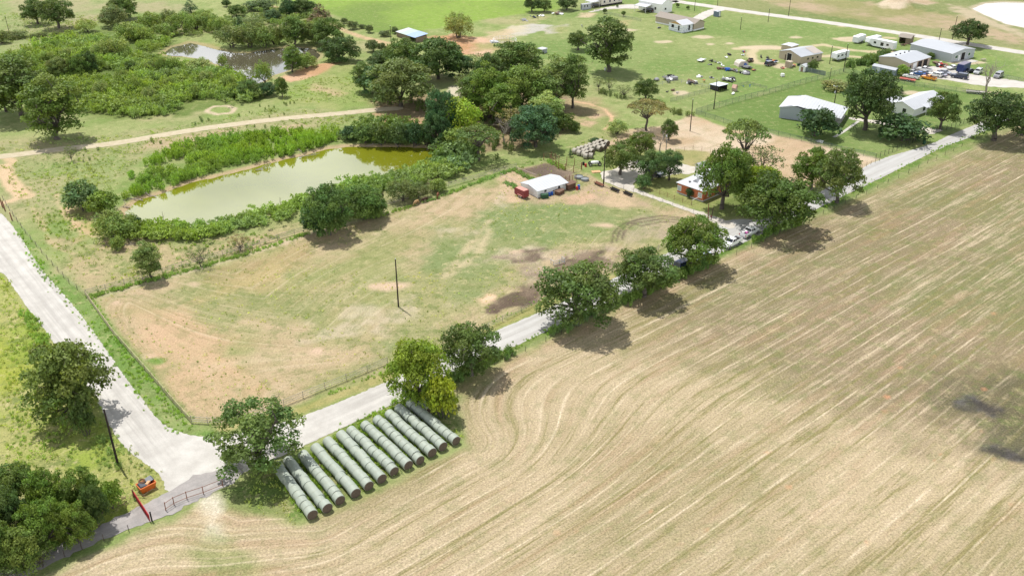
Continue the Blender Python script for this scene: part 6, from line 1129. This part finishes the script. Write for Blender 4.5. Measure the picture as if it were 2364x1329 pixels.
# horse pen of white panels on the red yard
root = empty('round_pen', G(1165,98), 0, 'round pen of white rail panels on the red dirt yard', 'pen'); rr = 27/SC(98); n = 22
for k_ in range(n): a = 6.283*k_/n; mb = MB(); mb.tube((rr*math.cos(a), rr*math.sin(a), 0), (rr*math.cos(a), rr*math.sin(a), 1.6), .06); mb.build('post', WHITEP, root)
for z in (.4, .9, 1.5):
    mb = MB(); [mb.tube((rr*math.cos(6.283*k_/44), rr*math.sin(6.283*k_/44), z), (rr*math.cos(6.283*(k_+1)/44), rr*math.sin(6.283*(k_+1)/44), z), .05, n=4) for k_ in range(44)]; mb.build('rail', WHITEP, root)
mb = MB(); mb.prism([(-1.6,0),(1.4,.1),(1.6,.35),(-1.4,.7)], -1.4, 1.4); at('roof_panel', mb, WHITE_M, 1141, 98, 'loose white roof sheet beside the round pen', 'metal sheet', .3)
# orange skip with old tyres, red gate
p = G(340,1128); rz = math.atan2(G(356,1120).y-p.y, G(356,1120).x-p.x); root = empty('skip', p, rz, 'orange rusted steel skip beside the road bend', 'skip'); mb = MB(); a, b_ = (1.05,.55,0), (1.3,.8,1.15)
mb.add([(-1.0,-.6,.05),(1.0,-.6,.05),(1.0,.6,.05),(-1.0,.6,.05),(-1.25,-.8,1.15),(1.25,-.8,1.15),(1.25,.8,1.15),(-1.25,.8,1.15),(-1.15,-.7,1.15),(1.15,-.7,1.15),(1.15,.7,1.15),(-1.15,.7,1.15),(-.95,-.55,.5),(.95,-.55,.5),(.95,.55,.5),(-.95,.55,.5)], [(0,1,5,4),(1,2,6,5),(2,3,7,6),(3,0,4,7),(4,5,9,8),(5,6,10,9),(6,7,11,10),(7,4,8,11),(8,9,13,12),(9,10,14,13),(10,11,15,14),(11,8,12,15),(12,13,14,15)]); mb.build('body', ORANGE, root)
for s_ in (-1, 1): MB().box(-1.2,1.2,s_*.82-.05,s_*.82+.05,1.05,1.16).build('rim_bar', ORANGE, root)
fx = Vector((math.cos(rz), math.sin(rz), 0)); fy = Vector((-fx.y, fx.x, 0))
OLDT = M('brown_tyre', (.13,.065,.03), .9, .3, 3)
def torus(R_, r_, n=18, k=8):
    m = MB(); vs = [((R_+r_*math.cos(6.283*j/k))*math.cos(6.283*i/n), (R_+r_*math.cos(6.283*j/k))*math.sin(6.283*i/n), r_*math.sin(6.283*j/k)) for i in range(n) for j in range(k)]; m.add(vs, [(i*k+j, ((i+1)%n)*k+j, ((i+1)%n)*k+(j+1)%k, i*k+(j+1)%k) for i in range(n) for j in range(k)]); return m
tt = tag(torus(.36,.15).build('tyre', OLDT, None, p - fx*.35 + fy*.45 + Vector((0,0,1.42)), smooth=True), 'brown old tyre on top of the orange skip', 'tyre'); tt.rotation_euler = (.25,.1,0)
SLATE = M('dark_slate_plastic', (.055,.065,.08), .5, .3, 2)
for i, (dx, dy, tx, ty, L_, s_) in enumerate(((-.55,-.1,.15,-.1,1.15,'dark panel lying on the left of the orange skip'),(.65,.35,.2,.45,1.25,'dark panel propped on the right of the orange skip'))):
    mb = MB(); mb.prism([(-L_/2,0),(L_/2,0),(L_/2-.15,.18),(-L_/2+.1,.26)], -.5, .5); o = tag(mb.build('panel', SLATE, None, p + fx*dx + fy*dy + Vector((0,0,1.12)), rz), s_, 'panel'); o.rotation_euler = (tx, -ty*.5, rz)
mb = MB(); mb.prism([(-.5,0),(.5,.02),(.42,.2),(-.4,.24)], -.2, .2); tag(mb.build('board', M('raw_orange_board', (.58,.33,.17)), None, p + fx*.2 - fy*.25 + Vector((0,0,1.1)), rz+.6), 'pale board stuck in the orange skip', 'board')
ga, gb = G(312,1150), G(347,1204); root = empty('red_gate', ga, math.atan2((gb-ga).y, (gb-ga).x), 'closed red steel gate across the gravel lane', 'gate'); L_ = (gb-ga).length
REDG = M('red_gate_steel', (.36,.02,.025), .5, .15, 2)
for z in (.25,.5,.75,1.0,1.3): MB().tube((0,0,z), (L_,0,z), .055 if z < 1.2 else .075).build('bar', REDG, root)
for a in (.04, .35, .68, 1): MB().tube((L_*a,0,.2), (L_*a,0,1.32), .05).build('upright', REDG, root)
MB().box(.1, L_-.1, -.012, .012, .35, 1.1).build('sheet', M('red_gate_sheet', (.30,.02,.03), .5, .15, 2), root)
for x, y, s_ in ((351,1202,'black post at the lower end of the red gate'),(310,1150,'brown post at the upper end of the red gate')): mb = MB(); mb.tube((0,0,-.3),(0,0,1.6),.12,.11,8); mb.lathe([(.13,1.6),(.13,1.66),(.02,1.7)], 8); at('gate_post', mb, DARK if x > 330 else RUST, x, y, s_, 'post')
mb = MB(); r = np.random.default_rng(5)
for i in range(14): q = r.normal(size=3)*np.array([1.2,1.0,.1]); limb(mb, bent(q + np.array([0,0,.4]), q + r.normal(size=3)*np.array([1.5,1.2,.3]) + np.array([0,0,.7]), r), .05, .02, 4)
at('brush_pile', mb, M('brown_brush', (.24,.16,.10), .9, .3), 297, 1152, 'pile of brown brush at the upper end of the red gate', 'brush pile')
for i, (x, y) in enumerate(((6,478),(12,486),(28,508))): mb = MB(); mb.tube((0,0,-.3),(-.1,0,2.6 if i < 2 else 2.0),.16,.13,7); mb.lathe([(.17,1.0),(.17,1.1)], 7); at('corner_post', mb, RUST, x, y, 'thick rusty corner post beside the left road, %s of three' % ('leftmost','middle','rightmost')[i], 'post')
# junk scattered on the field by the tan barn, each heap its own
def heap(x, y, w_, cols, label, seed, n=12, h=.9, cat='scrap heap', name='scrap_heap'):
    r = np.random.default_rng(seed); s_ = w_/SC(y)/2; mb = MB()
    for i in range(n):
        c_ = Vector((r.normal()*s_*.5, r.normal()*s_*.32, 0)); L_ = r.uniform(.25,.9)*min(1.4, .5+s_*.4); Mx = Matrix.Translation(c_ + Vector((0,0,r.uniform(0,h)*.5))) @ Matrix.Rotation(r.uniform(0,6.28), 4, 'Z') @ Matrix.Rotation(r.normal()*.35, 4, 'X'); k_ = int(r.integers(0, len(cols)))
        t_ = r.random()
        if t_ < .55: mb.box(-L_,L_,-L_*.5,L_*.5,0,r.uniform(.1,.6)*h, k_, Mx)
        elif t_ < .8: a = Mx @ Vector((-L_,0,.2)); b2 = Mx @ Vector((L_,0,.5)); mb.tube(a, b2, r.uniform(.05,.22), m=k_)
        else: mb.lathe([(.3,0),(.36,.08),(.36,.2),(.3,.26)], 10, k_, cx=c_.x, cy=c_.y, cz=r.uniform(0,h*.6))
    return at(name, mb, cols, x, y, label, cat, r.uniform(0,3))
GS, BS, BL, WS, OS = M('grey_scrap', (.24,.24,.25), .7, .4, 2), M('brown_scrap', (.16,.10,.065), .8, .4, 2), M('black_scrap', (.03,.03,.032), .6, .4, 2), WHITEP, M('orange_scrap', (.45,.16,.05), .7, .3)
for i, (x, y, w_, cs, s_, n, h) in enumerate([(1545,182,34,(BL,GS,WS),'long black and white scrap load on a trailer frame, left end of the field',26,1.6),(1516,187,18,(GS,BL),'pale steel frame scrap by the small round tree',8,.9),(1593,192,24,(BL,WS,BS),'dark scrap heap just behind the pen fence',16,1.2),(1606,194,12,(BL,),'black wheel heap at the pen fence',7,.8),(1660,160,16,(BS,M('brown_slats', (.16,.095,.065))),'brown wooden crate stack in the junk row',8,.9),(1679,162,20,(BL,BLUEP,GS),'blue and black scrap in the junk row',16,1.2),(1696,165,16,(BL,BS,GS),'dark engine scrap right of the blue scrap',14,1.0),(1718,170,26,(GS,BL,WS),'grey and black scrap at the right end of the junk row',22,1.0),(1724,159,24,(GS,BL,M('mauve_scrap', (.30,.22,.22))),'long grey scrap load behind the junk row',16,1.2),(1739,163,12,(BS,OS),'brown pile beside the long grey scrap',9,.7),
   (1732,143,18,(BLUEP,BL,BS),'blue and black heap right of the tarp tent',14,1.2),(1641,143,10,(BL,),'black box scrap right of the utility trailer',5,.9),(1640,150,9,(BL,GS),'small black scrap below the black box scrap',6,.7),(1661,147,9,(WS,GS),'small white scrap left of the tarp tent',5,.6),(1652,145,7,(GS,BS),'tiny grey scrap between black box and white scrap',5,.6),(1668,152,9,(WS,),'flat white scrap above the wooden crates',4,.3),(1683,128,9,(BL,BS),'dark scrap far behind the tarp tent',6,.9),(1676,134,10,(WS,),'white tilted sheet behind the tarp tent',3,.6),(1717,121,10,(BLUEP,REDP_,BL),'row of small blue and red scrap far behind the tent',8,.5),(1716,128,9,(GS,WS),'grey scrap between the tent and the blue red row',6,.5),(1614,178,13,(WS,GS),'white broken frame in the middle of the field',7,.7),(1642,181,8,(BL,GS),'dark small scrap right of the white broken frame',6,.6),(1683,187,30,(GS,WS,BL),'long slanting scrap pile behind the black animal shed',24,1.3),(1625,189,6,(OS,),'small orange drum scrap behind the pen fence',3,1.0),(1780,144,24,(OS,WS,BL,BLUEP),'colourful clutter at the left of the tan barn',26,1.3),(1830,154,16,(WS,BS,OS,GS),'mixed clutter right of the tan storage box',16,.9),(1806,158,8,(BS,REDP_,WS),'clutter left of the tan storage box',8,.8),(1843,152,7,(DGREEN,BL,WS),'upright dark clutter at the tan barn corner',5,1.6),(1757,134,5,(BL,),'black stand left of the tan barn, left one',4,1.4),(1772,136,6,(BL,),'black stand left of the tan barn, right one',4,1.4),
   (1690,219,10,(WS,),'white crumpled sheet in front of the playhouse',4,.5),(1554,210,7,(BS,),'rusty round feeder in the animal pen',4,.9),(1541,213,6,(BL,),'small black tub left of the rusty feeder',2,.5),(1564,216,6,(GS,),'small grey tub right of the rusty feeder',2,.5),(1715,200,5,(BLUEP,),'blue tub in the pen, left one',2,.5),(1731,200,6,(BLUEP,),'blue tub in the pen, right one',2,.5),(2170,152,40,(GS,BS,WS,REDP_,BL),'wide scrap heap between the two metal shops',40,1.0),(2186,158,8,(WS,),'white scrap sheet left of the white car',4,.8),(2086,106,18,(BL,BS),'dark scrap in front of the brown wooden shed',9,.8),(1290,33,26,(GS,WS,BS),'grey rubble heap below the trees at the top edge',22,1.0),(1229,42,14,(BL,NAVY),'black scrap left of the grey rubble heap',8,1.6),(1250,38,12,(BS,WS),'brown rubble between black scrap and grey heap',9,.7),(1210,48,26,(GS,),'low grey boards left of the black scrap',8,.3),(1522,67,8,(BL,GS),'dark scrap left of the wrapped house wing',7,.9),(1890,328,16,(WS,GS),'pale rubble pile inside the lawn fence',14,.4),(1942,124,8,(BL,GS),'dark scrap behind the motorhome',4,.9),(1343,63,3,(GS,),'little grey stand on the lawn at the top',3,1.2),(1440,609,6,(WS,),'white crumpled sheet by the dark mud',2,.2)]):
    heap(x, y, w_, cs, s_, 400+i, n, h)
mb = MB(); mb.prism([(-2.2,0),(2.2,0),(2.0,1.2),(.9,1.9),(-1.2,1.9),(-2.0,1.1)], -1.6, 1.6); root = empty('tarp_tent', G(1711,151), .35, 'patched white tarp tent with a blue tarp flap in the junk field', 'tent'); mb.build('cover', M('patched_tarp', (.56,.49,.43), .8, .2, 1, stain=(.42,.20,.14,.55,.6)), root); mb = MB(); mb.prism([(0,.02),(1.3,.02),(1.1,.9),(.3,1.3)], -2.1, -1.62); mb.build('flap', TARP, root)
mb = MB(); mb.box(-.55,.55,-.5,.5,.14,1.1); root = empty('water_tank', G(1806,177), .3, 'square white water tank alone on the lawn', 'tank'); mb.build('tank', WHITEP, root); MB().box(-.6,.6,-.55,.55,0,.12).build('pallet', BS, root); MB().lathe([(.12,1.1),(.12,1.18),(.02,1.19)], 8).build('cap', BL, root)
mb = MB(); [mb.box(-.9,.9,y_,y_+.22,.72,.78) for y_ in (-.33,-.1,.13)]; [mb.box(-.9,.9,s_*.7-.12,s_*.7+.12,.42,.47) for s_ in (-1,1)]; [mb.box(sx-.05,sx+.05,-.7,.7,.36,.42) for sx in (-.6,.6)]; [mb.tube((sx,s_*.55,0),(sx,s_*.2,.72),.05) for sx in (-.6,.6) for s_ in (-1,1)]; at('picnic_table', mb, PIPE, 2270, 141, 'pale picnic table on the grass right of the largest shop', 'table', .2)
mb = MB(); [mb.tube((x_,0,0),(x_,0,1.1),.07) for x_ in (-1.4,0,1.4)]; [mb.tube((-1.4,0,z),(1.4,0,z),.05) for z in (.3,.6,1.05)]; [mb.tube((x_,1.2,0),(x_,1.2,1.1),.07) for x_ in (-1.4,1.4)]; [mb.tube((x_,0,1.05),(x_,1.2,1.05),.05) for x_ in (-1.4,1.4)]; at('cattle_panel', mb, GREY_M, 1291, 610, 'grey metal rack lying at the edge of the dark mud', 'rack', .5)

# ------------------------------------------------------------------ horses: one continuous skinned body each
def horse_mesh():
    J = [((0,0,1.12),.27),((-.45,0,1.17),.25),((-.72,0,1.14),.23),((.42,0,1.13),.26),((.68,0,1.18),.22),((.98,0,1.02),.14),((1.2,0,.70),.105),((1.34,0,.45),.095),((1.45,0,.25),.08),((1.53,0,.10),.055),((-.92,0,1.10),.07),((-1.02,0,.75),.05),((-1.0,0,.5),.02)]
    E = [(0,1),(1,2),(0,3),(3,4),(4,5),(5,6),(6,7),(7,8),(8,9),(2,10),(10,11),(11,12)]
    for s_ in (-1, 1):
        n = len(J); J += [((.55,s_*.16,.82),.12),((.55,s_*.17,.5),.07),((.53,s_*.17,.24),.045),((.57,s_*.17,.03),.055)]; E += [(3,n),(n,n+1),(n+1,n+2),(n+2,n+3)]
        n = len(J); J += [((-.6,s_*.17,.82),.15),((-.76,s_*.18,.52),.075),((-.7,s_*.18,.26),.045),((-.68,s_*.18,.03),.055)]; E += [(2,n),(n,n+1),(n+1,n+2),(n+2,n+3)]
        n = len(J); J += [((1.2,s_*.06,.82),.03),((1.16,s_*.08,.93),.015)]; E += [(6,n),(n,n+1)]
    me = bpy.data.meshes.new('horse'); me.from_pydata([j[0] for j in J], E, []); o = bpy.data.objects.new('tmp_horse', me); COL.objects.link(o)
    md = o.modifiers.new('s', 'SKIN'); sv = me.skin_vertices[0].data
    for i, j in enumerate(J): sv[i].radius = (j[1], j[1]*(1.0 if i > 4 else 1.0))
    sv[0].use_root = True; sb = o.modifiers.new('b', 'SUBSURF'); sb.levels = 1; sb.render_levels = 1
    dg = bpy.context.evaluated_depsgraph_get(); out = bpy.data.meshes.new_from_object(o.evaluated_get(dg)); bpy.data.objects.remove(o); out.materials.clear(); out.materials.append(HAIR); out.polygons.foreach_set('use_smooth', [True]*len(out.polygons)); return out
HAIR = tinted('horse_coat', .6, 0, .3, .15, 3); HM = horse_mesh()
for x, y, hx, hy, c_, s_ in ((880,460,-16,7,(.055,.022,.012),'dark bay horse grazing apart by the pond bushes'),(962,473,-16,8,(.42,.27,.13),'pale tan horse grazing at the pasture fence'),(981,467,-16,5,(.05,.02,.013),'dark brown horse standing just behind the tan horse'),(1011,456,-4,10,(.16,.06,.025),'reddish horse facing the camera on the weedy fence line')):
    p, f_ = G(x, y), G(x+hx, y+hy); o = link('horse', HM, None, p, math.atan2(f_.y-p.y, f_.x-p.x), c_); o.scale = (.95,)*3; tag(o, s_, 'horse')
    mb = MB(); mb.prism([(.6,1.36),(.95,1.2),(1.2,.86),(1.12,.82),(.85,1.08),(.58,1.3)], -.045, .045); mb.build('mane', M('dark_mane', (.015,.012,.01), .8, .3), o)
